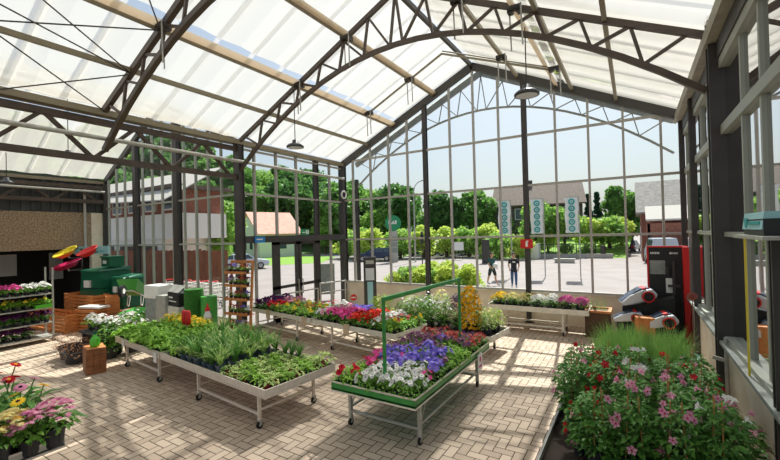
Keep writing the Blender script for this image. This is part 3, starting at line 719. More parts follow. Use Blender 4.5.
# bench A1 (seedlings) and A2 (strap leaves, bedding) along the left
A2 = (-8.2, 4.32, 0); ra = math.radians(-5.5)
A1 = on(A2, ra, -2.42, 0, 0)
bench('aluminium bench full of leafy green seedlings beside the wooden crate', A1, ra, 2.36, 1.45, .58, .68, 'alu', (.42, 2.12))
bench('aluminium bench of strap-leaved plants with an open end by the green bench', A2, ra, 3.5, 1.45, .58, .68, 'alu', (1.33, 3.2))
def kA(i, j):
    if j >= 5 and i < 9: return ('marigold', 'marigold', 'yellow flowered seedling')
    return ('herb', 'seedling_plant', 'leafy green seedling')
grid(A1, ra, .13, .19, 12, .13, .2, 7, .587, kA, 'the crate end', 'the seedling bench', s=1.25)
def kA2(i, j):
    if j < 4 and i < 2: return ('herb', 'seedling_plant', 'leafy green seedling', 1.1)
    return ('spider' if (i*3+j*5) % 7 < 4 else 'daylily', 'strap_leaf_plant', 'strap-leaved plant in grey pot', 1.0)
grid(A2, ra, .16, .265, 8, .15, .285, 5, .587, kA2, 'the seedlings', 'the strap-leaf bench', s=.95)
def kA3(i, j): 
    if j == 6 and i < 3: return ('daylily', 'strap_leaf_plant', 'low strap-leaved plant', .62)
    return ('variegated' if (i+j*2) % 5 < 3 else 'lowgreen', 'bedding_plant', 'pale variegated bedding plant in red pot' if (i+j*2) % 5 < 3 else 'low green bedding plant in dark pot', 1.35 if (i, j) == (5, 6) else 1.0)
grid(A2, ra, 2.32, .2, 6, .16, .19, 7, .587, kA3, 'the strap leaves', 'the open bench end', s=1.08)
card(on(A1, ra, .5, -.01, .66), ra, 'small white price card on the seedling bench rim near the crate', 'white', .1, .16)
card(on(A1, ra, 2.2, -.01, .64), ra, 'white price card where the two aluminium benches meet', 'white', .13, .2)
plant('herb_a', 'seedling_plant', 'small trailing green plant hanging over the joint of the aluminium benches', 'potted plant', on(A1, ra, 2.05, .05, .56), s=.75)
# at the crate end: white flowers, dark shrubs, heather on the floor
for k, (x, y) in enumerate(((-11.35, 4.75), (-11.75, 5.05), (-11.3, 5.25))):
    plant('shrub_white_a' if k else 'shrub_green_a', 'flowering_shrub', ('dark green shrub', 'white flowered shrub', 'tall white flowered shrub')[k]+' in a pot behind the crate', 'shrub', (x, y, 0), s=1.05+.12*k)
for k in range(4):
    plant(('daisy_white_a','daisy_white_b')[k % 2], 'white_flower_pot', 'pot of white flowers by the crate, %s from the trolley' % ORD[k+1], 'potted plant', (-12.35+.24*k, 4.75+.12*(k % 2), .62), group='white flowers by the crate', s=1.15)
b = MB(); b.box(-.55,-.3,.56,.55,.3,.62); b.box(-.5,-.25,0,-.42,.25,.56); b.box(.42,-.25,0,.5,.25,.56)
one(b, 'low_plant_stand', MT['pot'], 'dark low stand holding white flowers behind the heather', 'plant stand', (-12.0, 4.82, 0))
for k, (x, y) in enumerate(((-12.35, 4.3), (-11.75, 4.2))): plant('heather', 'heather', ('bronze heather bush on the paving nearest the trolley', 'bronze heather bush on the paving nearest the crate')[k], 'heather', (x, y, 0), s=1.5)
# wooden crate and the green sprayer
t = thing('wooden_crate', 'upturned brown wooden crate at the end of the seedling bench', 'crate', (-10.55, 4.1, 0), math.radians(-14))
for i in range(4):
    b = MB(); b.box(-.27+i*.137,-.19,.0,-.14+i*.137,-.172,.56); b.build('board', MT['wood'], t)
for i in range(3):
    b = MB(); b.box(.252,-.17+i*.115,0,.27,-.062+i*.115,.56); b.build('board', MT['wood'], t)
b = MB(); b.box(-.27,-.17,.54,.25,.18,.56); b.box(-.27,.162,0,.25,.18,.54); b.box(-.27,-.17,0,-.252,.162,.54); b.build('top_panel', MT['pine'], t)
t = thing('sprayer_bottle', 'lime green pressure sprayer standing on the upturned crate', 'sprayer', (-10.53, 4.1, .56), .3)
b = MB(); b.lathe([(.001,0),(.085,0),(.095,.03),(.095,.15),(.07,.21),(.04,.24),(.04,.27),(.001,.27)], 16); b.build('bottle', MT['lgreen'], t, True)
b = MB(); b.cyl((0,0,.27),(0,0,.33),.022); b.cbox(0,0,.34,.1,.03,.025); b.beam((-.02,0,.3),(-.12,0,.27),.016); b.build('pump_head', MT['dgreen'], t)
b = MB(); b.tube([(.09,0,.2),(.15,0,.18),(.15,0,.08),(.09,0,.05)], .011); b.build('handle', MT['lgreen'], t)

# red card holder in the seedlings
t = thing('red_marker', 'pair of red signs on a thin stake among the seedlings', 'plant sign', (-9.0, 5.35, .587))
for dx in (-.075, .075):
    b = MB(); b.lathe([(.001,.36),(.05,.37),(.062,.45),(.058,.66),(.03,.7),(.001,.7)], 12, (dx,0,0)); b.build('sign_head', MT['red'], t, True)
b = MB(); b.cyl((0,0,0),(0,0,.36),.014); b.box(-.08,-.012,.35,.08,.012,.37); b.build('stake', MT['galv'], t)

# bench G, green
G = (-3.92, 4.55, 0)
gb = bench('green rolling bench of petunias and pansies with a green frame above', G, 0, 1.42, 3.1, .68, .78, 'green', (.09, 1.3), 'galv', (.34, .4), .15, .05, True)
t = gb
b = MB(); b.box(.75,.28,.68,.79,.32,2.0); b.build('frame_post', MT['green'], t)
b = MB(); b.box(.93,2.76,.68,.97,2.8,2.06); b.build('frame_post', MT['green'], t)
b = MB(); b.beam((.77,.28,2.0),(.95,2.8,2.02),.045,.06); b.build('frame_beam', MT['green'], t)
GK = {0:('petunia_white','petunia','white petunia with dark eye'), 1:('pansy_violet','pansy','blue violet pansy'), 2:('petunia_pink','petunia','bright pink petunia'), 3:('pansy_purple','pansy','mauve purple pansy'),
      4:('verbena_salmon','verbena','salmon pink verbena'), 5:('petunia_red','petunia','mostly green petunia with few red blooms'), 6:('lowgreen','bedding_plant','low green bedding plant')}
GM = ['5500000','5500000','6500000','5200002','2211001','2111111','2121113','1111116','3111116','3336116','3631366','3333666','3333663','3331334','3344434','4434444','4444334']
def kG(i, j):
    q = GK[int(GM[j][i])]; return q
grid(G, 0, .125, .195, 7, .12, .178, 17, .687, kG, 'the doors side', 'the green bench', s=1.12)
t = thing('notice', 'white notice with pink print on the far corner of the green bench', 'notice', (G[0]+1.45, G[1]+2.45, .72), PI/2)
b = MB(); b.box(-.11,-.008,-.3,.11,0,0); b.build('card', MT['white'], t)
b = MB(); b.disc((0,-.0095,-.1), (0,-1,0), .05, 14); b.box(-.07,-.0105,-.24,.07,-.009,-.2); b.build('print', MT['p_pink'], t)

# benches D along the doors
D2 = (-7.46, 7.93, 0); rd = math.radians(-8.5); D1 = on(D2, rd, -3.08, 0, 0)
bench('white rolling bench of purple and mixed flowers nearest the ladder shelf', D1, rd, 3.0, 1.25, .62, .72, 'cream', (.3, 2.35), 'cream', (.05, .3), .12)
bench('white rolling bench of magenta and red geraniums behind the green bench', D2, rd, 2.9, 1.25, .62, .72, 'cream', (.75, 2.6), 'cream', (.05, .3), .12)
def kD1(i, j):
    if i < 3: return ('calibrachoa_purple', 'calibrachoa', 'dark purple flowering plant')
    if i < 5: return ('geranium_crimson' if j < 2 else 'geranium_pale', 'geranium', 'crimson geranium' if j < 2 else 'pale pink geranium')
    if i < 7: return ('calibrachoa_yellow', 'calibrachoa', 'green plant with yellow blooms')
    return ('coral_bells' if j % 2 else 'calibrachoa_yellow', 'bedding_plant', 'green plant with salmon blooms' if j % 2 else 'green plant with yellow blooms')
grid(D1, rd, .16, .265, 11, .16, .29, 4, .627, kD1, 'the ladder end', 'the mixed white bench', s=1.08)
def kD2(i, j):
    if i < 1: return ('daisy_white', 'daisy', 'white flowering plant')
    if i < 2: return ('geranium_pale', 'geranium', 'pale pink geranium')
    if i < 5: return ('geranium_magenta' if j < 3 else 'lobelia_violet', 'geranium' if j < 3 else 'lobelia', 'magenta geranium' if j < 3 else 'violet lobelia')
    if i < 8: return ('geranium_red', 'geranium', 'orange red geranium')
    if i < 9: return ('daisy_white', 'daisy', 'white flowering plant')
    return ('calibrachoa_yellow' if j % 2 else 'coral_bells', 'bedding_plant', 'green plant with yellow blooms' if j % 2 else 'green plant with salmon blooms')
grid(D2, rd, .16, .26, 11, .16, .29, 4, .627, kD2, 'the doors end', 'the geranium bench', s=1.12)
card(on(D1, rd, 1.0, -.012, .74), rd, 'tan price card on the mixed bench near its purple flowers')
card(on(D1, rd, 2.75, -.012, .74), rd, 'tan price card near the joint of the two white benches')
card(on(D2, rd, 1.35, -.012, .74), rd, 'tan price card under the magenta geraniums')

# bench M in the middle with tall shrubs
Mb = (-5.75, 9.25, 0)
bench('white bench holding the tall shrubs behind the green bench', Mb, math.radians(-6), 2.9, 1.1, .42, .52, 'cream', (.3, 2.6), 'cream')
rm = math.radians(-6)
for k, (x, y, key, look, s_) in enumerate((
    (.2,.3,'shrub_green_a','green shrub nearest the no entry sign',.9), (.62,.25,'shrub_white_a','white speckled shrub beside the green frame post',1.0), (1.05,.25,'shrub_white_b','white flowered shrub in the middle of the front row',1.0),
    (1.5,.28,'shrub_white_a','white flowered shrub in front of the dusky purple one',.95), (1.95,.28,'shrub_green_b','low green shrub below the yellow column',.72), (.15,.8,'shrub_lime_a','lime yellow shrub by the green frame corner',1.0),
    (.6,.85,'shrub_green_a','green shrub behind the white speckled one',1.05), (1.1,.85,'shrub_pale_a','pale green shrub in the back row',1.05), (1.65,.8,'shrub_dusky_a','dusky purple shrub in the back row',1.02))):
    plant(key, 'flowering_shrub', look+' on the white shrub bench', 'shrub', on(Mb, rm, x, y, .427), s=s_)
plant('yellow_column', 'rudbeckia', 'tall column of golden yellow flowers behind the green bench', 'flowering plant', on(Mb, rm, 2.2, .35, .427), s=1.12)
for k, (x, y, key, lk) in enumerate(((2.62,.35,'shrub_pale_b','pale headed shrub in a pot nearest the shrub bench end'), (2.65,.82,'shrub_lime_b','lime green shrub in the far corner of the shrub bench'), (2.25,.85,'shrub_green_a','green shrub behind the golden column'))):
    plant(key, 'flowering_shrub', lk, 'shrub', on(Mb, rm, x, y, .427), s=.82)
plant('shrub_lime_a', 'flowering_shrub', 'lime yellow shrub in a pot on the floor near the green frame corner', 'shrub', (-6.35, 9.75, 0), s=1.5)
# bench R in front of the gable
Rb = (-3.85, 11.75, 0)
bench('white rolling bench of chrysanthemums in front of the gable wall', Rb, 0, 2.75, .95, .64, .76, 'cream', (.42, 2.1), 'cream', (.06, .2), .14, .06)
RK = ('mum_gold','mum_yellow','mum_yellow','mum_white','mum_white','mum_pink','mum_pink'); RN = {'mum_gold':'golden','mum_yellow':'pale yellow','mum_white':'white','mum_pink':'pink'}
for i in range(7):
    for j in range(2):
        key = RK[i]; nm = RN[key]
        plant(key+('_a','_b')[(i+j) % 2], 'chrysanthemum', '%s chrysanthemum, %s from the shrub end, %s row of the gable bench' % (nm, ORD[i+1], ('front','back')[j]), 'chrysanthemum',
              on(Rb, 0, .22+i*.385, .24+j*.45, .647), s=.98, group=nm+' chrysanthemums on the gable bench')
t = thing('wooden_tub', 'dark brown square wooden tub beside the chrysanthemum bench', 'planter', (-.92, 12.3, 0))
b = MB(); b.box(-.3,-.3,0,.3,.3,.7); b.build('body', MT['darkwood'], t)
b = MB(); b.box(-.34,-.34,.68,.34,-.26,.74); b.box(-.34,.26,.68,.34,.34,.74); b.box(-.34,-.26,.68,-.26,.26,.74); b.box(.26,-.26,.68,.34,.26,.74); b.build('rim', MT['pine'], t)
f = MB(); 
for i in range(40): f.blade((R.uniform(-.2,.2),R.uniform(-.2,.2),.7), R.uniform(0,6.28), R.uniform(.3,.6), .008, R.uniform(1.1,1.5), R.uniform(.2,1), 3)
f.build('foliage', MT['chive'], t)
# ---------------------------------------------------------------- near bench of mandevillas, chives, gerberas
P1 = (-.9, 4.0, 0)
bench('grey bench of mandevillas beside the cream side wall', P1, 0, 1.75, 2.55, .56, .64, 'galv', (.25, 1.5), 'galv', (.3, .3), .1)
MK = [('red','green','pink','pink','white'),('red','red','pink','pink','pink'),('green','red','white','pink','pink'),('green','red','white','pink','red'),('red','green','white','red','pink')]
for j in range(5):
    for i in range(5):
        if j == 0 and i < 1: continue
        if j == 1 and i == 0: continue
        k = MK[j][i]
        plant('mandevilla_%s_%s' % (k, 'ab'[(i+j) % 2]), 'mandevilla', 'mandevilla with %s, %s from the paved aisle, %s row from the viewpoint' % ({'red':'red trumpets','pink':'pink trumpets','white':'white trumpets','green':'few pale blooms'}[k], ORD[i+1], ORD[j+1]),
              'mandevilla', on(P1, 0, .2+i*.325, .42+j*.46, .567), s=R.uniform(.88,1.0)*(.82 if (j == 1 and i == 1) else 1), group='mandevillas on the grey bench')
plant('mandevilla_red_a', 'mandevilla', 'small red mandevilla in the empty corner of the grey bench', 'mandevilla', (-.56, 4.62, .567), s=.62)
plant('mandevilla_pink_b', 'mandevilla', 'mandevilla hanging pale flowers toward the cream wall', 'mandevilla', (.78, 4.75, .567), s=.8)
P2 = (-.62, 6.72, 0)
p2b = bench('dark bench of chives and small asters between the mandevillas and the column', P2, 0, 1.3, 1.55, .56, .66, 'black', (.2, 1.1), 'galv', (.2, .2), .12)
def kP(i, j): return ('aster', 'aster', 'low lilac aster') if j < 2 else ('chives', 'chives', 'pot of chives')
grid(P2, 0, .12, .175, 7, .12, .19, 8, .567, kP, 'the paved aisle', 'the dark bench', s=1.05)
plant('strap_tub', 'round_tub', 'round black tub of drooping strap leaves against the broad column', 'planter', (.55, 8.8, 0), .4, .9)
t = thing('garden_stake', 'rusty red ball on a thin stake near the side wall', 'garden stake', (.95, 9.9, 0))
b = MB(); b.cyl((0,0,0),(0,0,1.5),.008,n=6); b.build('stake', MT['rust'], t)
b = MB(); b.ell((0,0,1.55),.09,.09,.08,14,8); b.build('ball', MT['rust'], t, True)
b = MB(); b.tube([(-.01,.3,.66),(-.05,.28,.95),(-.05,.1,.98),(-.01,.1,.66)], .014); b.build('handle', MT['black'], p2b)
# hose pipe fitting along the near column
b = MB(); b.cyl((1.1,7.55,.0),(1.1,7.55,1.3),.022); b.beam((.95,7.6,.98),(1.13,7.55,.95),.03,.05); one(b, 'cable_conduit', MT['galv'], 'grey cable conduit running up beside the broad column', 'conduit')
b = MB(); b.cyl((1.09,6.08,1.2),(1.09,6.08,2.8),.012); one(b, 'yellow_rod', MT['yellow'], 'thin yellow rod standing on the window sill beside the broad column', 'rod')
t = thing('tool_case', 'teal and black tool case on the glazing rail', 'case', (1.0, 4.75, 2.86))
b = MB(); b.box(-.09,-.34,0,.09,.34,.14); b.build('body', MT['black'], t)
b = MB(); b.prism([(-.1,.05),(.1,.05),(.08,.2),(-.08,.2)], -.33, .36); b.build('cover', MT['sky_sign'], t)
b = MB(); b.cyl((-.101,.22,.11),(-.094,.22,.11),.05,n=14); b.box(-.101,-.25,.09,-.094,.1,.12); b.build('print', MT['teal'], t)
b = MB(); b.box(.86, 4.2, 2.825, XR-.06, 5.3, 2.855); one(b, 'window_shelf', MT['galv'], 'narrow grey shelf carrying the teal case at the side window', 'shelf')

P3 = (-8.0, .8, 0)
bench('bench of gerberas and lantanas at the near corner of the hall', P3, 0, 2.15, 1.15, .56, .64, 'galv', (.3, 1.85), 'galv')
for k, (x, y, key, lk) in enumerate((
    (1.05,.9,'gerbera_red_a','gerbera with dark red blooms standing at the back of the corner bench'), (1.38,.95,'gerbera_pink_a','gerbera with flat pink blooms'), (.7,.95,'gerbera_red_b','gerbera with red blooms farther from the aisle'),
    (1.85,.9,'gerbera_yellow_a','gerbera with yellow blooms nearest the aisle'), (1.45,.62,'gerbera_bud_a','gerbera without blooms between the red and yellow ones'), (1.1,.55,'gerbera_bud_b','leafy gerbera without blooms, second row'),
    (1.8,1.0,'gerbera_bud_a','leafy gerbera without blooms at the back corner'), (1.65,.4,'gerbera_yellow_b','gerbera with yellow blooms over the lantanas'), (.75,.6,'gerbera_bud_a','leafy gerbera without blooms beside the red ones'),
    (.4,.85,'gerbera_red_a','gerbera with red blooms at the far end of the corner bench'), (.4,.5,'gerbera_bud_b','leafy gerbera without blooms at the far end'), (1.25,.28,'gerbera_bud_b','leafy gerbera in front of the lantanas'))):
    plant(key, 'gerbera', lk, 'gerbera', on(P3, 0, x, y, .567), s=1.42)
for k, (x, y, key, lk) in enumerate(((1.88,.72,'lantana_yellow_a','yellow and ochre lantana at the bench corner'), (2.1,.84,'lantana_pink_a','pink lantana nearest the aisle'), (2.12,1.06,'lantana_pink_b','pink lantana at the back corner'), (2.1,.58,'lantana_yellow_b','second yellow lantana along the aisle side'), (2.1,.3,'lantana_pink_a','pink lantana at the hidden near end'), (1.2,.1,'lantana_pink_b','pink lantana farther from the aisle'))):
    plant(key, 'lantana', lk+' of the gerbera bench', 'lantana', on(P3, 0, x, y, .567), s=1.55)

# ---------------------------------------------------------------- black and red machine display
t = thing('display_board', 'tall black display board with red edges in the gable corner', 'display stand', (.72, 12.55, 0))
b = MB(); b.box(-.42,-.02,.0,.4,.03,2.42); b.build('back_panel', MT['black'], t)
b = MB(); b.box(-.46,-.05,0,-.42,.05,2.44); b.build('side_post', MT['red'], t)
b = MB(); b.box(.3,-.3,0,.42,-.02,2.44); b.build('side_post', MT['red'], t)
b = MB(); b.box(-.46,-.05,2.42,.42,.05,2.46); b.build('top_rail', MT['red'], t)
b = MB(); 
for i in range(6): b.box(-.38+i*.035,-.024,2.25,-.355+i*.035,-.021,2.3)
b.disc((.06,-.023,2.27),(0,-1,0),.03,12)
for i in range(4): b.box(.1+i*.03,-.024,2.25,.122+i*.03,-.021,2.29)
b.build('heading', MT['white'], t)
b = MB(); b.box(-.4,-.025,1.72,-.06,-.02,2.08); b.build('picture_panel', MT['sill'], t)
b = MB(); b.box(.08,-.1,1.2,.14,-.02,2.05); b.box(-.02,-.12,1.4,.24,-.06,1.46); b.box(-.05,-.12,1.72,.0,-.04,1.9); b.build('bracket', MT['column'], t)
b = MB(); b.box(-.06,-.025,1.24,.08,-.02,1.62); b.build('white_panel', MT['white'], t)
t = thing('display_plinth', 'stepped black plinth under the mowing machines', 'plinth', (.3, 11.9, 0))
b = MB(); b.box(-.75,-.4,0,.5,.5,.55); b.build('lower_step', MT['black'], t)
b = MB(); b.prism([(-.62,.55),(.5,.55),(.5,1.2),(-.62,.92)], -.02, .5); b.build('upper_step', MT['black'], t)
def mower(loc, rz, tilt, label, s=1.0):
    t = thing('robot_mower', label, 'mower', loc, rz); t.rotation_euler = (0, tilt, rz); t.scale = (s, s, s)
    b = MB(); b.prism([(-.36,.06),(-.3,.03),(.32,.03),(.36,.1),(.3,.24),(.1,.27),(-.16,.22),(-.36,.13)], -.2, .2); o = b.build('body', MT['machine'], t)
    m = o.modifiers.new('soft', 'BEVEL'); m.width = .03; m.segments = 2
    b = MB(); b.prism([(-.34,.13),(-.12,.205),(.1,.285),(.26,.255),(.26,.27),(.1,.305),(-.14,.235),(-.35,.15)], -.15, .15); b.build('hood', MT['machine_dark'], t)
    for sy in (-1, 1):
        b = MB(); b.cyl((.16,sy*.19,.11),(.16,sy*.25,.11),.12,n=20); w_ = b.build('wheel', MT['rubber'], t)
        b = MB(); b.lathe([(.095,0),(.122,0),(.122,.012),(.095,.012)], 20); rr = b.build('red_ring', MT['red'], w_); rr.location = (.16, sy*.25, .11); rr.rotation_euler = (-sy*PI/2, 0, 0)
        b = MB(); b.cyl((-.26,sy*.14,.04),(-.26,sy*.19,.04),.045,n=12); b.build('front_wheel', MT['rubber'], t)
    b = MB(); b.box(.12,-.16,.27,.2,.16,.3); b.build('stop_button', MT['red'], t)
mower((.05, 11.95, 1.05), .25, -.3, 'upper robot mower with pale shell and red ringed wheel', 1.15)
mower((-.18, 11.72, .58), .1, -.1, 'lower flat robot mower on the front step', .95)
mower((.45, 11.42, .56), .15, -.25, 'robot mower with black wheel close to the red post', 1.1)
t = thing('cardboard_box', 'orange cardboard box under the mowers', 'box', (.15, 11.3, 0), .2)
b = MB(); b.box(-.18,-.15,0,.18,.15,.8); b.build('carton', MT['pine'], t)

# ---------------------------------------------------------------- by the doors: rails, post
t = thing('terminal_post', 'tall dark post with a grey dispenser beside the doors', 'dispenser post', (-8.0, 11.5, 0), .6)
b = MB(); b.box(-.22,-.12,0,.22,.12,2.16); b.build('post', MT['column'], t)
b = MB(); b.box(-.15,-.2,1.42,.15,-.12,1.78); b.prism([(-.15,1.36),(.15,1.36),(.15,1.42),(-.15,1.42)], -.22, -.12); b.build('dispenser', MT['machine'], t)
b = MB(); b.box(-.14,-.125,1.92,.14,-.12,2.05); b.build('label_plate', MT['galv'], t)
b = MB(); b.box(-.1,-.15,.3,.1,-.12,1.3); b.box(-.07,-.16,.4,.07,-.15,1.2); b.build('pale_frame', MT['sky_sign'], t)
t = thing('no_entry_sign', 'small red no entry disc on a thin post before the gable wall', 'sign', (-8.6, 11.3, 0), .6)
b = MB(); b.cyl((0,.02,0),(0,.02,.7),.014); b.build('post', MT['galv'], t)
b = MB(); b.cyl((0,0,.72),(0,.015,.72),.115,n=22); b.build('disc', MT['red'], t)
b = MB(); b.box(-.08,-.006,.7,.08,-.001,.74); b.build('bar', MT['white'], t)
def handrail(label, pts, posts, z2=None):
    t = thing('handrail', label, 'handrail')
    b = MB(); b.tube(pts, .024, 8); b.build('rail', MT['galv'], t)
    if z2:
        b = MB(); b.tube([(x,y,z-z2) for x,y,z in pts], .018, 8); b.build('rail', MT['galv'], t)
    for x, y, z in posts:
        b = MB(); b.cyl((x,y,0),(x,y,z),.024,n=8); b.build('post', MT['galv'], t)
handrail('long steel handrail behind the mixed flower bench', [(-11.1+.9,8.75,1.0),(-10.1,11.1,1.0)], [(-10.2,8.8,1.0),(-10.13,10.2,1.06),(-10.1,11.1,1.0)])
handrail('double steel handrail next to the dispenser post', [(-9.8,10.9,1.22),(-9.75,12.35,1.16)], [(-9.8,10.9,1.25),(-9.75,12.3,1.22),(-9.78,11.6,1.2)], .35)

# ---------------------------------------------------------------- ladder shelf with small pots
t = thing('ladder_shelf', 'tall orange wooden ladder shelf of small flower pots', 'shelf', (-9.42, 7.1, 0), .1)
for x in (-.4, 0, .4):
    b = MB(); b.beam((x,0,0),(x,.18,2.32),.045,.06); b.build('upright', MT['pine'], t)
SZ = (.42, .84, 1.24, 1.62, 1.98)
for z in SZ:
    b = MB(); b.box(-.4,-.08,z-.02,.4,.2,z); b.box(-.42,-.1,z-.02,.42,-.08,z+.05); b.build('shelf_board', MT['pine'], t)
b = MB(); b.box(-.42,.16,2.24,.42,.2,2.32); b.build('top_rail', MT['pine'], t)
kk = ('verbena_salmon','petunia_white','pansy_purple','petunia_red','pansy_violet')
for r_, z in enumerate(SZ):
    for i in range(5):
        key = kk[(i*2+r_*3) % 5]
        plant(key+'_'+'ab'[i % 2], 'small_flower_pot', 'small pot with %s flowers, %s board up the ladder shelf, %s from the valley span' % ({'verbena_salmon':'salmon','petunia_white':'white','pansy_purple':'mauve','petunia_red':'red','pansy_violet':'violet'}[key], ORD[r_+1], ORD[i+1]),
              'potted plant', on((-9.42,7.1), .1, -.32+i*.16, .05, z+.002), s=.95, group='small pots on the ladder shelf')
# ---------------------------------------------------------------- neighbouring span: trolley, crates, bins, barrows, boxes, turf
def trolley(loc, label):
    t = thing('plant_trolley', label, 'trolley', loc)
    b = MB(); b.box(-.3,-.68,.12,.3,.68,.17); b.build('base', MT['galv'], t)
    for x in (-.28, .28):
        for y in (-.66, .66):
            b = MB(); b.box(x-.02,y-.02,.1,x+.02,y+.02,2.2); b.build('post', MT['galv'], t)
            caster(t, x, y)
    for z in (.58, 1.02, 1.44):
        b = MB(); b.box(-.28,-.66,z-.03,.28,.66,z); b.build('shelf_board', MT['galv'], t)
    return t
TL = (-15.25, 4.1, 0)
trolley(TL, 'galvanised trolley of flowers standing before the shop opening')
for r_, z in enumerate((.17, .58, 1.02, 1.44)):
    for i in range(6):
        for j in range(2):
            key = (('calibrachoa_purple','calibrachoa_purple'), ('calibrachoa_purple','calibrachoa_purple'), ('calibrachoa_yellow','calibrachoa_yellow'), ('daisy_white' if i > 2 else 'geranium_magenta',)*2)[r_][j]
            if r_ == 0 and i > 3: continue
            look = {'calibrachoa_purple':'dark purple','calibrachoa_yellow':'yellow','daisy_white':'white','geranium_magenta':'magenta'}[key]
            plant(key+'_'+'ab'[i % 2], 'trolley_flower_pot', '%s pot, %s shelf of the trolley, %s from near end, %s side' % (look, ORD[r_+1], ORD[i+1], ('hall','shop')[j]), 'potted plant', (TL[0]+.14-.28*j, TL[1]-.56+i*.22, z+.002), s=.92, group=look+' pots on the trolley')
b = MB(); b.box(-.14,-.2,0,.14,.2,.1); one(b, 'green_tray', MT['lgreen'], 'bright green tray at the end of the trolley shelf', 'tray', (-15.1, 4.55, 1.0+.022))
def slat_box(loc, rz, Ln, W, n, label, m='pine', nm='slatted_crate', cat='crate', ph=.09, pit=.12):
    t = thing(nm, label, cat, loc, rz)
    for i in range(n):
        b = MB(); z = .02+i*pit; b.box(0,0,z,Ln,.02,z+ph); b.box(0,W-.02,z,Ln,W,z+ph); b.box(0,.02,z,.02,W-.02,z+ph); b.box(Ln-.02,.02,z,Ln,W-.02,z+ph); b.build('slat_ring', MT[m], t)
    for x in (.03, Ln-.07):
        for y in (.02, W-.06):
            b = MB(); b.box(x,y,0,x+.04,y+.04,n*pit); b.build('corner_post', MT[m], t)
    b = MB(); b.box(.03,.03,.01,Ln-.03,W-.03,.03); b.build('bottom', MT[m], t)
slat_box((-17.9, 5.0, 0), .12, 2.3, .7, 5, 'long low orange slatted planter behind the trolley')
slat_box((-18.0, 6.05, 0), .05, 2.0, .6, 9, 'tall orange slatted crate in front of the big green bin')
slat_box((-15.85, 5.6, 0), .3, .8, .6, 6, 'small orange crate next to the tall slatted crate')
slat_box((-15.7, 6.45, 0), -.4, .5, .4, 9, 'orange slatted crate beside the green barrow', 'pine')
b = MB(); b.box(0,0,0,.9,.4,.06); one(b, 'white_sack', MT['white'], 'white sack lying on the small orange crate', 'sack', (-15.85, 5.7, .74), .3)
def composter(loc, rz, w, h, label):
    t = thing('compost_bin', label, 'bin', loc, rz)
    b = MB(); n = 4
    for k in range(3):
        z0_, z1_ = h*k/3*.88, h*(k+1)/3*.88; w0, w1 = w/2*(1-.05*k), w/2*(1-.05*(k+1))
        b.add([(-w0,-w0,z0_),(w0,-w0,z0_),(w0,w0,z0_),(-w0,w0,z0_),(-w1,-w1,z1_-.02),(w1,-w1,z1_-.02),(w1,w1,z1_-.02),(-w1,w1,z1_-.02)], [(0,1,5,4),(1,2,6,5),(2,3,7,6),(3,0,4,7),(4,5,6,7)])
    b.build('body', MT['dgreen'], t)
    b = MB(); q = w/2*.92; zt = h*.88
    b.add([(-q,-q,zt),(q,-q,zt),(q,q,zt),(-q,q,zt),(-q*.9,-q*.9,zt+.05),(q*.9,-q*.9,zt+.05),(q*.9,q*.9,zt+.12),(-q*.9,q*.9,zt+.12)], [(0,1,5,4),(1,2,6,5),(2,3,7,6),(3,0,4,7),(4,5,6,7)]); b.build('lid', MT['dgreen'], t)
    b = MB(); b.box(-w*.2,-w/2-.006,h*.6,w*.05,-w/2*.9,h*.72); b.build('label_plate', MT['white'], t)
composter((-17.15, 7.1, 0), .15, 1.3, 2.12, 'big dark green compost bin below the coloured tubs')
composter((-16.1, 7.35, 0), .1, .85, 1.8, 'dark green compost bin nearer the glazing')
b = MB(); b.box(-.5,-.4,0,.5,.4,.5); t = thing('bin_base', 'wooden box carrying the white labelled green bin', 'box', (-16.45, 6.5, 0)); 
b2 = MB(); b2.box(-.4,-.2,0,.4,.2,1.0); b2.build('box_body', MT['wood'], t)
t = thing('storage_box', 'dark green storage box with white label on the bin stack', 'box', (-17.0, 7.25, 1.99))
b = MB(); b.box(-.32,-.25,0,.32,.25,.34); b.build('body', MT['dgreen'], t); b = MB(); b.box(-.35,-.28,.34,.35,.28,.4); b.build('lid', MT['dgreen'], t)
b = MB(); b.box(-.2,-.256,.12,.08,-.25,.24); b.build('label_plate', MT['white'], t)
def tub(loc, m, rx, label, tilt=.5):
    t = thing('plastic_tub', label, 'tub', loc); t.rotation_euler = (tilt, -.2, .4)
    b = MB(); b.lathe([(.001,0),(rx*.55,.01),(rx*.92,.16),(rx,.17),(rx,.19),(rx*.9,.18),(rx*.5,.04),(.001,.03)], 22); b.build('bowl', MT[m], t, True)
    b = MB(); b.cyl((0,0,-.12),(0,0,.02),.03); b.build('hanger', MT['galv'], t)
tub((-18.5, 6.35, 2.45), 'yellow', .42, 'yellow tub hung on the display pole by the pebbled panel')
tub((-18.2, 6.25, 1.98), 'magenta', .5, 'magenta tub hung under the yellow one', .3)
tub((-16.2, 6.2, 2.5), 'red', .34, 'red tub hung before the pale sign', .5)
t = thing('display_pole', 'dark display pole carrying the coloured tubs', 'display pole', (-18.35, 6.75, 0))
b = MB(); b.cyl((0,0,0),(0,0,2.7),.035); b.build('pole', MT['column'], t)
b = MB(); b.beam((0,0,2.6),(2.2,-.35,2.58),.04); b.beam((0,0,2.35),(-.12,-.38,2.35),.04); b.beam((0,0,1.9),(.12,-.45,1.88),.04); b.build('arm', MT['column'], t)
t = thing('pale_sign', 'pale blue sign board hung below the pebbled panel', 'sign', (-18.75, 7.2, 2.45), .35)
b = MB(); b.box(-.8,-.02,0,.9,.02,.32); b.build('board', MT['sky_sign'], t)
b = MB(); b.box(-.7,-.024,.2,.4,-.021,.23); b.box(-.7,-.024,.1,.7,-.021,.13); b.build('print', MT['teal'], t)
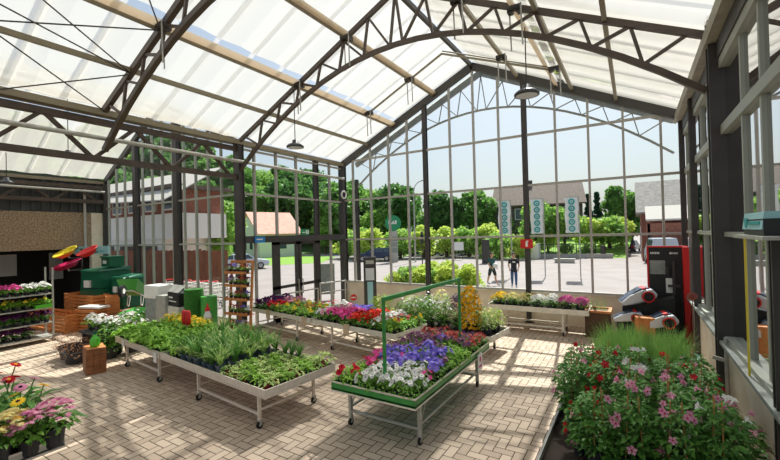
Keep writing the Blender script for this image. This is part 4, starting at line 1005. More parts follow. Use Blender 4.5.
def barrow(loc, rz, label, m='mgreen'):
    t = thing('wheelbarrow', label, 'wheelbarrow', loc, rz)
    b = MB(); b.add([(-.3,-.22,.35),(.25,-.22,.35),(.25,.22,.35),(-.3,.22,.35),(-.55,-.34,.68),(.38,-.34,.64),(.38,.34,.64),(-.55,.34,.68)], [(3,2,1,0),(0,1,5,4),(1,2,6,5),(2,3,7,6),(3,0,4,7)]); b.build('tray', MT[m], t)
    for s in (-1, 1):
        b = MB(); b.tube([(-.7,0,.2),(-.35,s*.14,.33),(.35,s*.24,.36),(.95,s*.28,.7)], .017, 8); h = b.build('handle', MT['white'], t)
        b = MB(); b.cyl((.88,s*.276,.66),(1.02,s*.284,.74),.024,n=8); b.build('grip', MT['red'], h)
        b = MB(); b.tube([(.2,s*.2,.35),(.28,s*.22,.02),(.42,s*.22,.02),(.4,s*.22,.36)], .015, 6); b.build('leg', MT['white'], t)
    b = MB(); b.cyl((-.7,-.05,.2),(-.7,.05,.2),.2,n=18); w_ = b.build('wheel', MT['rubber'], t)
    b = MB(); b.cyl((-.7,-.055,.2),(-.7,.055,.2),.09,n=12); b.build('hub', MT['white'], w_)
    return t
b = MB(); b.box(-.9,-.6,.0,.9,.6,.14); b.box(-.9,-.6,.14,.9,.6,.5); one(b, 'wooden_platform', MT['wood'], 'low wooden platform under the green wheelbarrow', 'platform', (-14.9, 6.95, 0))
bw = barrow((-14.85, 6.85, .52), 2.3, 'green wheelbarrow with white handles and red grips on a platform'); bw.rotation_euler = (.0, .45, 2.3); bw.location.z = .8
barrow((-14.0, 6.6, .0), 2.2+PI, 'second green wheelbarrow standing on the paving by the boxes')
# packages
def pack(loc, rz, sx, sy, sz, m, label, nm='package'):
    t = thing(nm, label, 'package', loc, rz); b = MB(); b.box(-sx/2,-sy/2,0,sx/2,sy/2,sz); o = b.build('wrapping', MT[m], t)
    md_ = o.modifiers.new('soft', 'BEVEL'); md_.width = .03; md_.segments = 2
    return t
pack((-13.1, 6.9, 0), .1, .62, .55, 1.1, 'sill', 'tall white wrapped package next to the barrow')
pack((-13.1, 6.9, 1.1), .1, .66, .58, .42, 'white', 'white sack on top of the tall wrapped package')
pack((-12.4, 6.8, 0), 0, .55, .5, 1.25, 'galv', 'pale grey stack of boxes beside the dark carton')
pack((-11.8, 6.85, 0), -.1, .75, .5, .95, 'cream', 'white pallet box under the dark carton')
t = pack((-11.8, 6.85, .95), -.1, .72, .46, .42, 'black', 'dark carton with pale print, lid open, beside the turf rolls', 'carton')
b = MB(); b.box(-.25,-.236,.24,.0,-.232,.29); b.box(-.25,-.236,.14,.22,-.232,.17); b.build('print', MT['white'], t)
b = MB(); b.add([(-.36,-.23,.42),(.36,-.23,.42),(.3,.02,.6),(-.42,.02,.6),(-.36,-.23,.43),(.36,-.23,.43),(.3,.02,.61),(-.42,.02,.61)], [(0,1,2,3),(7,6,5,4),(0,3,7,4),(1,5,6,2)]); b.build('lid_flap', MT['galv'], t)
for k, (x, y, r, h, m, lb) in enumerate(((-10.95, 6.75, .26, 1.5, 'turf', 'upright dark roll of artificial turf beside the carton'), (-10.45, 6.9, .22, 1.3, 'mgreen', 'upright bright green roll beside the dark turf roll'))):
    t = thing('turf_roll', lb, 'turf roll', (x, y, 0))
    b = MB(); b.cyl((0,0,0),(0,0,h),r,n=20); b.build('roll', MT[m], t, False)
    b = MB(); b.cyl((0,0,h),(0,0,h+.004),r*.3,n=12); b.build('core', MT['soil'], t)
t = thing('plant_figure', 'small red and white garden figure near the turf rolls', 'garden figure', (-10.0, 6.55, 0))
b = MB(); b.cyl((0,0,0),(0,0,.75),.12,n=10); b.build('pedestal', MT['pine'], t)
b = MB(); b.lathe([(.001,.75),(.09,.75),(.1,.85),(.06,.95),(.05,1.0),(.001,1.0)], 12); b.build('body', MT['white'], t, True)
b = MB(); b.lathe([(.075,.98),(.001,1.2)], 12); b.build('cap', MT['red'], t)
# ---------------------------------------------------------------- outside
b = MB(); b.add([(-260,-60,-.03),(160,-60,-.03),(160,260,-.03),(-260,260,-.03)], [(0,1,2,3)])
tag(b.build('ground', MT['concrete']), 'bright pale paving of the forecourt', 'ground', kind='structure')
def patch(name, pts, m, label, z): b = MB(); b.add([(x,y,z) for x, y in pts], [tuple(range(len(pts)))]); return tag(b.build(name, MT[m]), label, 'ground', kind='structure')
patch('lawn', [(-36,25),(-29.5,33),(-38,47),(-70,75),(-90,40)], 'lawn', 'lawn below the wooded hill', -.02)
b = MB(); b.add([(-15.5,43.6,-.02),(-.8,45.6,-.02),(-.3,56,1.6),(-15.5,54,1.6),(-15.5,64,1.7),(0,64,1.7)], [(0,1,2,3),(3,2,5,4)]); tag(b.build('lawn', MT['lawn']), 'garden lawn rising before the brown roofed house', 'ground', kind='structure')
patch('lawn', [(-29,46),(-22,50),(-16,58),(-22,75),(-60,90)], 'lawn', 'grass strip behind the parked cars', -.015)
patch('road', [(-90,52),(-28,42),(-20,39),(-19,40.5),(-27,45),(-60,60)], 'asphalt', 'grey access road behind the dark blue car', -.012)
# hill
b = MB(); nx, ny = 26, 10
def hillz(u, w): return 25*(1-math.cos(min(1, w)*PI))/2*min(1, .25+1.2*u)
for j in range(ny+1):
    for i in range(nx+1):
        u, w = i/nx, j/ny
        az = math.radians(82-52*u); d = 66+w*75
        b.v.append((-math.sin(az)*d, math.cos(az)*d, -.05+hillz(1-u, w)))
for j in range(ny):
    for i in range(nx): q = j*(nx+1)+i; b.f.append((q+1,q,q+nx+1,q+nx+2)); b.m.append(0)
tag(b.build('hill', MT['hill'], smooth=True), 'wooded hillside beyond the pink roofed house', 'hill', kind='structure')

def tree_proto(key, h, r, m, nclump, nleaf, ls, trunk=.3, shape='round'):
    f = MB(); tk = MB(); th = h*trunk
    tk.cyl((0,0,-.3),(0,0,h*.75), r*.07+.06, r*.02+.03, 8)
    cl = []
    for i in range(nclump):
        if shape == 'cone':
            z = R.uniform(.04, 1); rr = r*(1-z)*.9; az = R.uniform(0,6.28); c = Vector((rr*.6*math.cos(az), rr*.6*math.sin(az), th+z*(h-th))); cr_ = max(.25, rr*.55)
        else:
            z = R.uniform(-.8, 1); q = math.sqrt(1-z*z)*R.uniform(.35,1); az = R.uniform(0,6.28)
            c = Vector((r*.78*q*math.cos(az), r*.78*q*math.sin(az), (th+h)/2+z*(h-th)*.42)); cr_ = r*R.uniform(.25,.42)
        cl.append((c, cr_))
        if shape != 'cone' and i % 3 == 0: tk.beam((0,0,h*.35), c, r*.03)
    for c, cr_ in cl:
        for k in range(nleaf):
            d = Vector((R.gauss(0,1), R.gauss(0,1), R.gauss(0,1))).normalized()
            p = c + Vector((d.x, d.y, d.z*.8))*cr_*R.uniform(.7,1.05); s_ = ls*R.uniform(.7,1.3)
            d2 = Vector((d.x+R.uniform(-.8,.8), d.y+R.uniform(-.8,.8), d.z*.4+R.uniform(-.8,.5))).normalized()
            sd = d2.cross(Vector((R.uniform(-1,1),R.uniform(-1,1),R.uniform(-1,1)))).normalized()*s_*.5
            f.add([p-d2*s_*.5, p+sd, p+d2*s_*.6, p-sd], [(0,1,2,3)])
    PR[key] = [('trunk', tk.mesh(key+'_trunk', MT['bark'])), ('crown', f.mesh(key+'_crown', MT[m]))]
for v in ('a','b'):
    tree_proto('tree_dark_'+v, 10, 4.2, 'tree_dark', 42, 110, .5, .2)
    tree_proto('tree_mid_'+v, 9, 3.8, 'tree_mid', 40, 110, .46, .2)
    tree_proto('tree_light_'+v, 8, 3.2, 'tree_light', 34, 95, .4, .2)
    tree_proto('shrub_yel_'+v, 2.6, 1.8, 'tree_yellow', 22, 75, .24, .05)
    tree_proto('shrub_grn_'+v, 2.6, 1.8, 'tree_light', 22, 75, .24, .05)
    tree_proto('conifer_'+v, 9, 1.7, 'conifer', 60, 60, .38, .05, 'cone')
tree_proto('poplar', 11, 2.3, 'tree_mid', 40, 75, .4, .12)
def tree(key, name, label, x, y, s=1.0, sz=1.0, z=0, cat='tree', group=None):
    o = plant(key, name, label, cat, (x, y, z), s=s, group=group); o.scale = (s, s, s*sz); return o
# wood on the hillside
k = 0
for row in range(5):
    for i in range(17):
        az = math.radians(80-i*3.05+R.uniform(-1,1)); d = 68+row*13+R.uniform(-4,4); u = 1-(82-math.degrees(az))/52; w = (d-66)/75
        if row == 0 and 42 < math.degrees(az) < 62: continue
        key = ('tree_dark_a','tree_mid_a','tree_dark_b','tree_mid_b','tree_light_a')[(i*2+row*3+k) % 5]; k += 1
        tree(key, 'woodland_tree', '%s tree in the hillside wood, %s row up, %s from the neighbouring span' % ({'d':'dark green','m':'mid green','l':'light green'}[key[5]], ORD[row+1], ORD[i+1]), -math.sin(az)*d, math.cos(az)*d, R.uniform(1.0,1.35), 1, max(-.1, hillz(u, w)-.4), group='trees of the hillside wood')
for x, y, key, s_, lb in ((-24.5,55,'tree_dark_a',.92,'broad dark tree behind the car park, nearer the lamp post'), (-20.3,56.5,'tree_mid_b',.98,'broad green tree behind the car park, nearer the gable column'), (-28.5,56,'tree_light_a',.8,'pale tree behind the green round sign'),
                     (-18.2,60,'tree_light_b',.8,'pale slender tree between the broad tree and the brown roofed house'), (-15.6,58,'tree_light_a',.72,'pale tree just before the brown roofed house'), (-40,52,'tree_mid_a',1.0,'green tree beside the pink roofed house'),
                     (-34,52,'tree_light_b',1.0,'pale green tree behind the corner column'), (-38.5,58,'tree_mid_b',1.15,'tall green tree behind the corner column'), (-42.2,48.5,'tree_light_a',.62,'round light green tree at the edge of the lawn'),
                     (-66,52,'tree_dark_b',1.1,'dark tree behind the pink roofed house'), (-54,60,'tree_mid_b',1.2,'tall green tree above the pink roof'),
                     (-24.5,16.5,'tree_light_b',.72,'light green tree between the fence and the white building'), (-33,18.6,'tree_dark_a',.8,'dark green tree beyond the wooden fence'), (-41,24.5,'tree_mid_a',1.0,'mid green tree beyond the wooden fence'),
                     (-2.5,64,'tree_light_a',.66,'pale tree behind the conifers'), (-.3,60,'tree_mid_a',.82,'bushy green tree behind the barn end')):
    tree(key, 'tree', lb, x, y, s_)
tree('poplar', 'tree', 'tall feathery tree between the conifers and the barn', -1.95, 60, .8)
for x, s_, lb in ((-5.3,.84,'dark conifer nearer the brown roofed house'), (-4.2,.86,'dark conifer nearer the feathery tree')): tree('conifer_a', 'conifer', lb, x, 60, s_)
tree('tree_light_a', 'weeping_tree', 'yellowish weeping tree between the first two banners', -9.6, 47.2, .72, 1, .5)
tree('tree_light_b', 'weeping_tree', 'yellowish weeping tree between the last two banners', -6.6, 47.4, .66, 1, .5)
n = 0
for x, y, s_, key in ((-26.5,38.5,1.3,'shrub_yel_a'),(-24,41,1.3,'shrub_grn_a'),(-21.5,42.5,1.35,'shrub_yel_b'),(-19.5,44.5,1.3,'shrub_yel_a'),(-17,45.5,1.4,'shrub_grn_b'),(-14.5,45,1.35,'shrub_yel_b'),(-29.5,40.5,1.4,'shrub_grn_a'),(-32,41,1.3,'shrub_yel_a'),
                   (-12.3,42.5,1.1,'shrub_grn_b'),(-10.3,41.5,.9,'shrub_yel_a')):
    n += 1; tree(key, 'hedge_bush', 'clipped %s bush, %s along the car park hedge' % ('yellowish' if 'yel' in key else 'green', ORD[n]), x, y, s_, 1.0, 0, 'bush', 'bushes of the car park hedge')
for x, y, s_, key, lb in ((-4.2,49.5,1.25,'shrub_yel_a','large yellow green bush beside the last banner'),(-2.4,50.5,1.3,'shrub_grn_a','large green bush before the barn'),(-1.3,52,1.1,'shrub_yel_b','rounded yellow bush near the parked car'),(-6.4,46.4,.5,'shrub_grn_b','small round bush on the lawn behind the middle banner'),
                      (-4.0,46.5,.5,'shrub_grn_a','small round bush on the lawn behind the last banner'),(-10.8,46.0,.6,'shrub_grn_b','small bush behind the two people'),(-8.4,47.5,.9,'shrub_yel_b','yellowish bush below the middle banner'),(-12.8,46.0,.6,'shrub_grn_a','small bush behind the walking person')):
    tree(key, 'bush', lb, x, y, s_, 1.0, max(0, (y-44.6)*.15)-.05, 'bush')
# planted bed just outside the gable
b = MB(); b.box(-10.3,14.9,0,-5.2,15.05,.5); b.box(-10.3,16.6,0,-5.2,16.75,.5); b.box(-10.3,15.05,0,-10.15,16.6,.5); b.box(-5.35,15.05,0,-5.2,16.6,.5); b.box(-10.15,15.05,.3,-5.35,16.6,.4)
t = one(b, 'planting_bed', MT['plinth'], 'long low planting bed right outside the gable', 'planter'); 
n = 0
for x, y, s_, key in ((-9.3,15.5,.3,'shrub_yel_a'),(-8.9,15.9,.4,'shrub_grn_a'),(-8.2,15.5,.36,'shrub_yel_b'),(-7.4,15.8,.4,'shrub_grn_b'),(-6.7,15.6,.48,'shrub_yel_a'),(-6.0,15.9,.42,'shrub_yel_b'),(-6.4,15.4,.3,'shrub_grn_a'),(-7.9,16.2,.45,'shrub_yel_a')):
    n += 1; tree(key, 'bed_shrub', 'small %s shrub in the outside bed, %s from the doors' % ('yellow green' if 'yel' in key else 'green', ORD[n]), x, y, s_, 1.0, .38, 'shrub', 'shrubs in the outside bed')
n = 0
for x, y in ((-5.0,17.2),(-4.7,17.9),(-7.2,18.2),(-6.6,19.3),(-7.6,20.6)):
    n += 1; tree('shrub_grn_a', 'bed_shrub', 'wispy pale shrub by the path of the two people, %s from the gable' % ORD[n], x-2.5, y, .34, 1.2, 0, 'shrub', 'wispy shrubs by the path')

# buildings
def gable_house(name, label, loc, rz, Lx, Wy, hw, hr, wm, rm_, wins=(), chim=None, over=.4):
    """ridge along x; front wall at y=0"""
    t = thing(name, label, 'building', loc, rz)
    b = MB(); b.box(0,0,-.2,Lx,Wy,hw); b.add([(0,0,hw),(0,Wy,hw),(0,Wy/2,hr),(Lx,0,hw),(Lx,Wy,hw),(Lx,Wy/2,hr)], [(0,2,1),(3,4,5)]); b.build('wall', MT[wm], t)
    b = MB(); sl = (hr-hw)/(Wy/2)
    for s in (0, 1):
        ya, za = (-over, hw-over*sl) if s == 0 else (Wy+over, hw-over*sl)
        b.add([(-over,ya,za),(Lx+over,ya,za),(Lx+over,Wy/2,hr),(-over,Wy/2,hr),(-over,ya,za+.18),(Lx+over,ya,za+.18),(Lx+over,Wy/2,hr+.18),(-over,Wy/2,hr+.18)], [(0,1,2,3),(4,5,6,7),(0,1,5,4),(0,3,7,4),(1,2,6,5)])
    b.build('roof', MT[rm_], t)
    for side, a, z0, w_, h_ in wins:
        b = MB(); g_ = MB()
        if side == 'f': b.box(a-.08,-.08,z0-.08,a+w_+.08,.02,z0+h_+.08); g_.box(a,-.1,z0,a+w_,-.079,z0+h_)
        else:
            x_ = 0 if side == 'l' else Lx; e = -1 if side == 'l' else 1
            b.box(min(x_,x_+e*.08),a-.08,z0-.08,max(x_,x_+e*.08),a+w_+.08,z0+h_+.08); g_.box(min(x_+e*.081,x_+e*.1),a,z0,max(x_+e*.081,x_+e*.1),a+w_,z0+h_)
        f = b.build('window', MT['housewhite'], t); g_.build('pane', MT['win'], f)
    if chim:
        b = MB(); b.box(chim-.3,Wy/2-.3,hr-.6,chim+.3,Wy/2+.3,hr+.9); b.build('chimney', MT['housedark'], t)
    return t
gable_house('house', 'white house with pink tiled roof below the wooded hill', (-46.1, 38.6, 0), math.radians(75), 6.6, 7.5, 3.6, 6.7, 'housewhite', 'roofred', (('l',2.2,1.2,1.0,1.2),('l',4.4,1.2,1.0,1.2),('f',2.6,1.2,1.6,1.2)))
gable_house('house', 'dark timber house with long brown roof behind the banners', (-17.0, 56.4, 0), math.radians(11), 11.4, 9.4, 6.7, 9.6, 'housedark', 'roofbrown',
            (('f',5.9,4.6,1.4,1.4),('f',7.9,4.6,1.7,1.4),('f',2.8,4.6,1.4,1.4)), 4.8, .5)
t = gable_house('barn', 'brick barn with grey tiled roof beyond the white vans', (.55, 42, 0), 0, 14, 9, 4.4, 7.3, 'brick', 'roofgrey', (('l',3.5,1.0,1.4,2.0),))
b = MB(); b.add([(.3,-2.0,3.5),(14.4,-2.0,3.5),(14.4,.1,4.7),(.3,.1,4.7),(.3,-2.0,3.65),(14.4,-2.0,3.65),(14.4,.1,4.85),(.3,.1,4.85)], [(0,1,2,3),(7,6,5,4),(0,1,5,4),(0,3,7,4),(1,2,6,5)]); b.build('lean_to_roof', MT['roofpale'], t)
b = MB()
for x in (.5, 5, 9.5, 14): b.beam((x,-1.8,-.1),(x,-1.8,3.5),.2)
b.box(.3,-1.9,0,14.2,-1.75,3.3); b.build('lean_to_wall', MT['brick'], t)
gable_house('barn', 'brick outbuilding close to the side window', (6.9, 27, 0), math.radians(-8), 9, 7, 4.0, 7.0, 'brick', 'roofgrey', (('f',2,1,1.2,1.4),('f',5,1,1.2,1.4)))
t = thing('building', 'white walled building with brown upper floor beside the neighbouring span', 'building', (-35.3, 12.9, 0))
b = MB(); b.box(0,0,-.1,11.6,3,3.0); b.build('ground_floor', MT['housewhite'], t)
b = MB(); b.box(-.1,-.1,3.0,13.2,3,4.5); b.build('white_band', MT['housewhite'], t)
b = MB(); b.box(0,.1,4.5,13.0,3,5.9); b.build('upper_floor', MT['brick'], t)
b = MB(); b.box(-.3,-.4,5.9,13.4,3.3,6.15); b.build('roof', MT['roofbrown'], t)
b = MB(); b.add([(-.3,-1.0,5.6),(14.4,-1.6,5.0),(14.4,2,7.2),(-.3,2,7.4),(-.3,-1,5.66),(14.4,-1.6,5.06),(14.4,2,7.26),(-.3,2,7.46)], [(0,1,2,3),(7,6,5,4),(0,1,5,4),(1,2,6,5)]); b.build('awning', MT['roofpale'], t)
for i in range(6):
    b = MB(); b.box(1+i*2.1,-.02,4.7,2.2+i*2.1,.1,5.6); f = b.build('window', MT['housewhite'], t); b = MB(); b.box(1.08+i*2.1,-.03,4.78,2.12+i*2.1,-.021,5.52); b.build('pane', MT['win'], f)
for i in range(4):
    b = MB(); b.box(.8+i*2.7,-.05,.4,2.6+i*2.7,0,2.6); b.build('door', MT['roofbrown'], t)
t = thing('wooden_fence', 'red brown wooden fence outside the neighbouring span', 'fence', (-31, 12.0, 0))
b = MB()
for i in range(99): b.box(i*.145,0,.05,i*.145+.13,.025,2.35+.02*(i % 3))
b.build('boards', MT['fence'], t)
for i in range(6):
    b = MB(); b.box(i*2.4,.025,0,i*2.4+.1,.12,2.45); b.build('post', MT['fence'], t)
def cart(x, y, k):
    t = thing('shopping_cart', 'white wire shopping cart outside the glazing, %s in the line' % k, 'shopping cart', (x, y, 0), .1, 'shopping carts by the fence')
    b = MB()
    for i in range(8): b.tube([(-.3+i*.1,-.26,.95),(-.25+i*.085,-.2,.45),(-.25+i*.085,.2,.45),(-.3+i*.1,.26,.95)], .011, 5)
    for z in (.5,.65,.8,.95): q=(z-.45)/.5; b.tube([(-.25-.06*q,-.2-.06*q,z),(.36+.1*q,-.2-.06*q,z),(.36+.1*q,.2+.06*q,z),(-.25-.06*q,.2+.06*q,z),(-.25-.06*q,-.2-.06*q,z)], .012, 5)
    b.build('basket', MT['white'], t)
    b = MB(); 
    for s in (-.22,.22): b.tube([(.36,s,.12),(-.3,s*.8,.16),(-.4,s,.95),(-.46,s,1.04)], .016, 6)
    b.build('frame', MT['white'], t)
    b = MB(); b.cyl((-.46,-.26,1.04),(-.46,.26,1.04),.025,n=8); b.build('handle', MT['red'], t)
    for sx, sy in ((.34,.22),(.34,-.22),(-.28,.18),(-.28,-.18)):
        b = MB(); b.cyl((sx,sy-.015,.06),(sx,sy+.015,.06),.06,n=10); b.build('wheel', MT['rubber'], t)
for i in range(6): cart(-18.6+i*.62, 10.6+.04*i, ORD[i+1]+' from the white building')

# vehicles
def car(label, loc, rz, m, kind='estate'):
    t = thing('car' if kind != 'van' else 'van', label, 'car' if kind != 'van' else 'van', loc, rz)
    if kind == 'van': low = [(-2.3,.35),(2.3,.35),(2.35,.8),(2.2,1.15),(1.5,1.3),(-2.3,1.3)]; top = [(-2.28,1.3),(1.5,1.3),(.95,2.0),(.6,2.1),(-2.2,2.1)]; hw = .9
    elif kind == 'estate': low = [(-2.15,.3),(2.15,.3),(2.2,.6),(2.05,.82),(1.1,.95),(-2.1,.98),(-2.2,.6)]; top = [(-2.08,.96),(1.05,.94),(.35,1.42),(-1.5,1.47),(-1.95,1.3)]; hw = .86
    else: low = [(-2.0,.3),(2.0,.3),(2.05,.6),(1.9,.8),(1.0,.92),(-1.5,.95),(-2.05,.85)]; top = [(-1.5,.94),(.98,.92),(.3,1.4),(-.8,1.42)]; hw = .84
    b = MB(); b.prism(low, -hw, hw); o = b.build('body', MT[m], t); md_ = o.modifiers.new('soft','BEVEL'); md_.width = .08; md_.segments = 2
    b = MB(); n = len(top); zt = max(z for x, z in top); zb = min(z for x, z in top); vs = []
    for s in (-1, 1):
        for x, z in top: vs.append((x, s*(hw-.03-.14*(z-zb)/(zt-zb)), z))
    b.add(vs, [tuple(range(n)), tuple(range(n,2*n))[::-1]]+[(i,n+i,n+(i+1)%n,(i+1)%n) for i in range(n)]); b.build('cabin', MT[m], t)
    xa, xb = top[0][0]+.2, top[1][0]-.3; z0_, z1_ = zb+.06, zt-.1
    for s in (-1, 1):
        b = MB(); y0_ = s*(hw-.02-.14*.15); y1_ = s*(hw-.02-.14*.8)
        cut = (top[1][0]-top[2][0])*.8
        segs = 3
        for q in range(segs):
            a0, a1 = xa+(xb-xa)*q/segs+.04, xa+(xb-xa)*(q+1)/segs-.04; d1 = -cut*.75 if q == segs-1 else 0
            b.add([(a0,y0_,z0_),(a1,y0_,z0_),(a1+d1,y1_,z1_),(a0,y1_,z1_)], [(0,1,2,3)])
        b.build('side_window', MT['win'], t)
    b = MB(); (x1_, zz1), (x2_, zz2) = top[1], top[2]; wd = hw-.16
    b.add([(x1_-.0,-wd,zz1+.05),(x1_,wd,zz1+.05),(x2_+.06,wd-.06,zz2-.05),(x2_+.06,-wd+.06,zz2-.05)], [(0,1,2,3)]); b.build('windscreen', MT['win'], t)
    for x in (-1.35, 1.35):
        for s in (-1, 1):
            b = MB(); b.cyl((x,s*(hw-.18),.32),(x,s*(hw+.01),.32),.32,n=18); w_ = b.build('wheel', MT['rubber'], t)
            b = MB(); b.cyl((x,s*(hw+.011),.32),(x,s*(hw+.02),.32),.2,n=14); b.build('hub', MT['hub'], w_)
    for s in (-1, 1):
        b = MB(); b.box(-2.23,s*.62-.12,.65,-2.1,s*.62+.12,.85); b.build('tail_lamp', MT['red'], t)
        b = MB(); b.box(2.05,s*.6-.15,.58,2.2,s*.6+.15,.74); b.build('head_lamp', MT['lampglass'], t)
car('dark blue estate car parked nearest the green round sign', (-24.6, 36.6, 0), math.radians(203), 'carblue')
car('dark grey car parked behind the dark blue estate', (-27.0, 43.0, 0), math.radians(10), 'cargrey')
car('dark grey car parked past the green round sign', (-23.6, 46.0, 0), math.radians(15), 'cargrey', 'sedan')
car('dark car parked farther along the hedge', (-20.0, 47.5, 0), math.radians(20), 'carblue', 'sedan')
car('grey car parked behind the gable column', (-17.6, 49.5, 0), math.radians(20), 'cargrey')
car('small dark car parked near the barn', (-.5, 58.0, 0), math.radians(80), 'cargrey', 'sedan')
car('pale van parked before the barn, nearer the conifers', (1.75, 38.2, 0), math.radians(95), 'carwhite', 'van')
car('pale van parked before the barn, nearer the display board', (4.1, 37.8, 0), math.radians(80), 'carwhite', 'van')
car('pale car on the forecourt beyond the doors', (-31.5, 24.5, 0), math.radians(60), 'carwhite')

# signs, flags, posts outside
t = thing('green_round_sign', 'round green sign with white mark on a grey pylon', 'sign', (-21.7, 35.7, 0), math.radians(31))
b = MB(); b.box(-.45,-.12,0,.45,.12,3.3); b.build('pylon', MT['galv'], t)
b = MB(); b.cyl((0,-.16,4.1),(0,-.06,4.1),.85,n=28); b.build('disc', MT['exit'], t)
b = MB(); b.box(-.5,-.175,4.0,-.32,-.162,4.4); b.box(-.32,-.175,4.0,.35,-.162,4.14); b.box(.2,-.175,4.0,.38,-.162,4.4); b.box(-.05,-.175,4.0,.1,-.162,4.32); b.build('mark', MT['white'], t)
for i in range(3):
    b = MB(); b.box(-.4,-.13,1.0+i*.6,.4,-.121,1.5+i*.6); b.build('notice', MT['sill'], t)
t = thing('street_lamp', 'tall grey street lamp with curved arm beside the pylon', 'street lamp', (-19.4, 36.2, 0), .6)
b = MB(); b.cyl((0,0,0),(0,0,7.4),.09,.06); b.tube([(0,0,7.4),(.15,0,7.9),(.45,0,8.25),(.9,0,8.45)], .05); b.build('pole', MT['galv'], t)
b = MB(); b.beam((.8,0,8.42),(1.5,0,8.55),.22,.1); b.build('lamp_head', MT['galv'], t)
t = thing('sculpture_post', 'dark bird shape on a thin post by the forecourt', 'post', (-17.2, 33.5, 0))
b = MB(); b.cyl((0,0,0),(0,0,2.0),.05); b.build('post', MT['black'], t)
b = MB(); b.ell((0,0,2.45),.2,.16,.5,12,8); b.ell((.05,-.1,3.0),.12,.12,.13,10,6); b.cyl((.08,-.15,3.0),(.25,-.3,2.95),.05,.005,6); b.build('bird', MT['black'], t, True)
def banner(x, y, k, rz):
    t = thing('banner_flag', 'white banner with a column of teal rings, %s' % k, 'banner', (x, y, 0), rz)
    b = MB(); b.cyl((.42,0,0),(.42,0,5.0),.035); b.tube([(.42,0,4.98),(-.34,0,4.98)], .02); b.build('pole', MT['galv'], t)
    b = MB(); n = 8; vs = []
    for i in range(n+1):
        for q in (-.36,.38): vs.append((q+.03*math.sin(i*1.3), .05*math.sin(i*.9+q), 2.75+i*(2.2/n)))
    b.add(vs, [(2*i,2*i+1,2*i+3,2*i+2) for i in range(n)]); o = b.build('cloth', MT['white'], t); sd_ = o.modifiers.new('thick','SOLIDIFY'); sd_.thickness = .012
    b = MB()
    for i in range(5): b.disc((.02,-.09,3.0+i*.42), (0,-1,0), .19, 18, .1); b.disc((.02,-.09,3.0+i*.42), (0,-1,0), .05, 8)
    b.build('print', MT['teal'], t)
banner(-7.25, 26.0, 'nearest the people', .35); banner(-5.3, 26.45, 'beside the gable column with the red sign', .2); banner(-3.3, 26.8, 'farthest along toward the barn', .12)
def bollard(x, y, h, k, r=.12):
    b = MB(); b.lathe([(r,0),(r,h*.9),(r*.8,h),(.001,h)], 12); one(b, 'bollard', MT['column'], k, 'bollard', (x, y, 0))
b = MB(); b.box(-.35,-.3,0,.35,.3,2.2); b.box(-.3,-.31,.2,.3,-.3,2.0); one(b, 'advertising_column', MT['column'], 'dark square pillar behind the walking person', 'pillar', (-11.98, 36.4, 0), .3)
bollard(-2.75, 45.5, 1.25, 'dark thick bollard at the end of the garden railing', .25); bollard(-14.9, 50, 1.2, 'slim dark bollard beside the garden path'); bollard(-18.6, 37.2, 1.0, 'short dark bollard near the bird post'); bollard(-22.9, 38.2, 1.0, 'short dark bollard by the pylon')
t = thing('garden_railing', 'low dark railing along the garden lawn', 'railing', (-10.6, 44.9, .05), .12)
b = MB(); b.beam((0,0,1.35),(7.2,0,1.35),.07); b.beam((0,0,.35),(7.2,0,.35),.05)
for i in range(37): b.beam((i*.2,0,.35),(i*.2,0,1.35),.03)
b.build('bars', MT['column'], t)
for i in range(5):
    b = MB(); b.beam((i*1.8,.05,0),(i*1.8,.05,1.45),.09); b.build('post', MT['column'], t)
b = MB(); b.box(0,0,0,7.8,.4,.42); one(b, 'stone_kerb', MT['galv'], 'low grey stone wall edging the garden lawn', 'low wall', (-9.6, 44.2, 0), .12)
b = MB(); b.box(-.8,-.3,.0,.8,.3,.3); b.box(-.9,-.35,.3,.9,.35,.36); one(b, 'stone_bench', MT['galv'], 'grey stone bench on the forecourt before the lawn', 'bench', (-5.4, 38.4, 0))
b = MB(); b.box(-.5,-.5,0,.5,.5,1.5); b.box(-.55,-.55,1.5,.55,.55,1.58); one(b, 'utility_cabinet', MT['white'], 'white utility cabinet behind the person in the dark shirt', 'cabinet', (-9.0, 43.3, 0))
t = thing('info_board', 'small white board on two legs by the car park', 'notice board', (-16.3, 40.5, 0), .35)
b = MB(); b.box(-.5,-.03,1.0,.5,.03,1.9); b.build('board', MT['white'], t)
for x in (-.4,.4): b = MB(); b.cyl((x,0,0),(x,0,1.0),.04); b.build('leg', MT['column'], t)
t = thing('forecourt_post', 'thin dark post on the forecourt beyond the doors', 'post', (-29.5, 26.5, 0)); b = MB(); b.cyl((0,0,0),(0,0,3.0),.06); b.build('pole', MT['column'], t)
b = MB(); b.cyl((0,0,3.0),(0,0,3.12),.1); b.build('cap', MT['column'], t)
t = thing('forecourt_board', 'pale grey board standing outside beside the doors', 'notice board', (-12.2, 14.0, 0), .8)
b = MB(); b.box(-.38,-.04,.25,.38,.04,1.65); b.build('board', MT['sill'], t)
for x in (-.3,.3): b = MB(); b.box(x-.03,-.2,0,x+.03,.2,.25); b.build('foot', MT['column'], t)

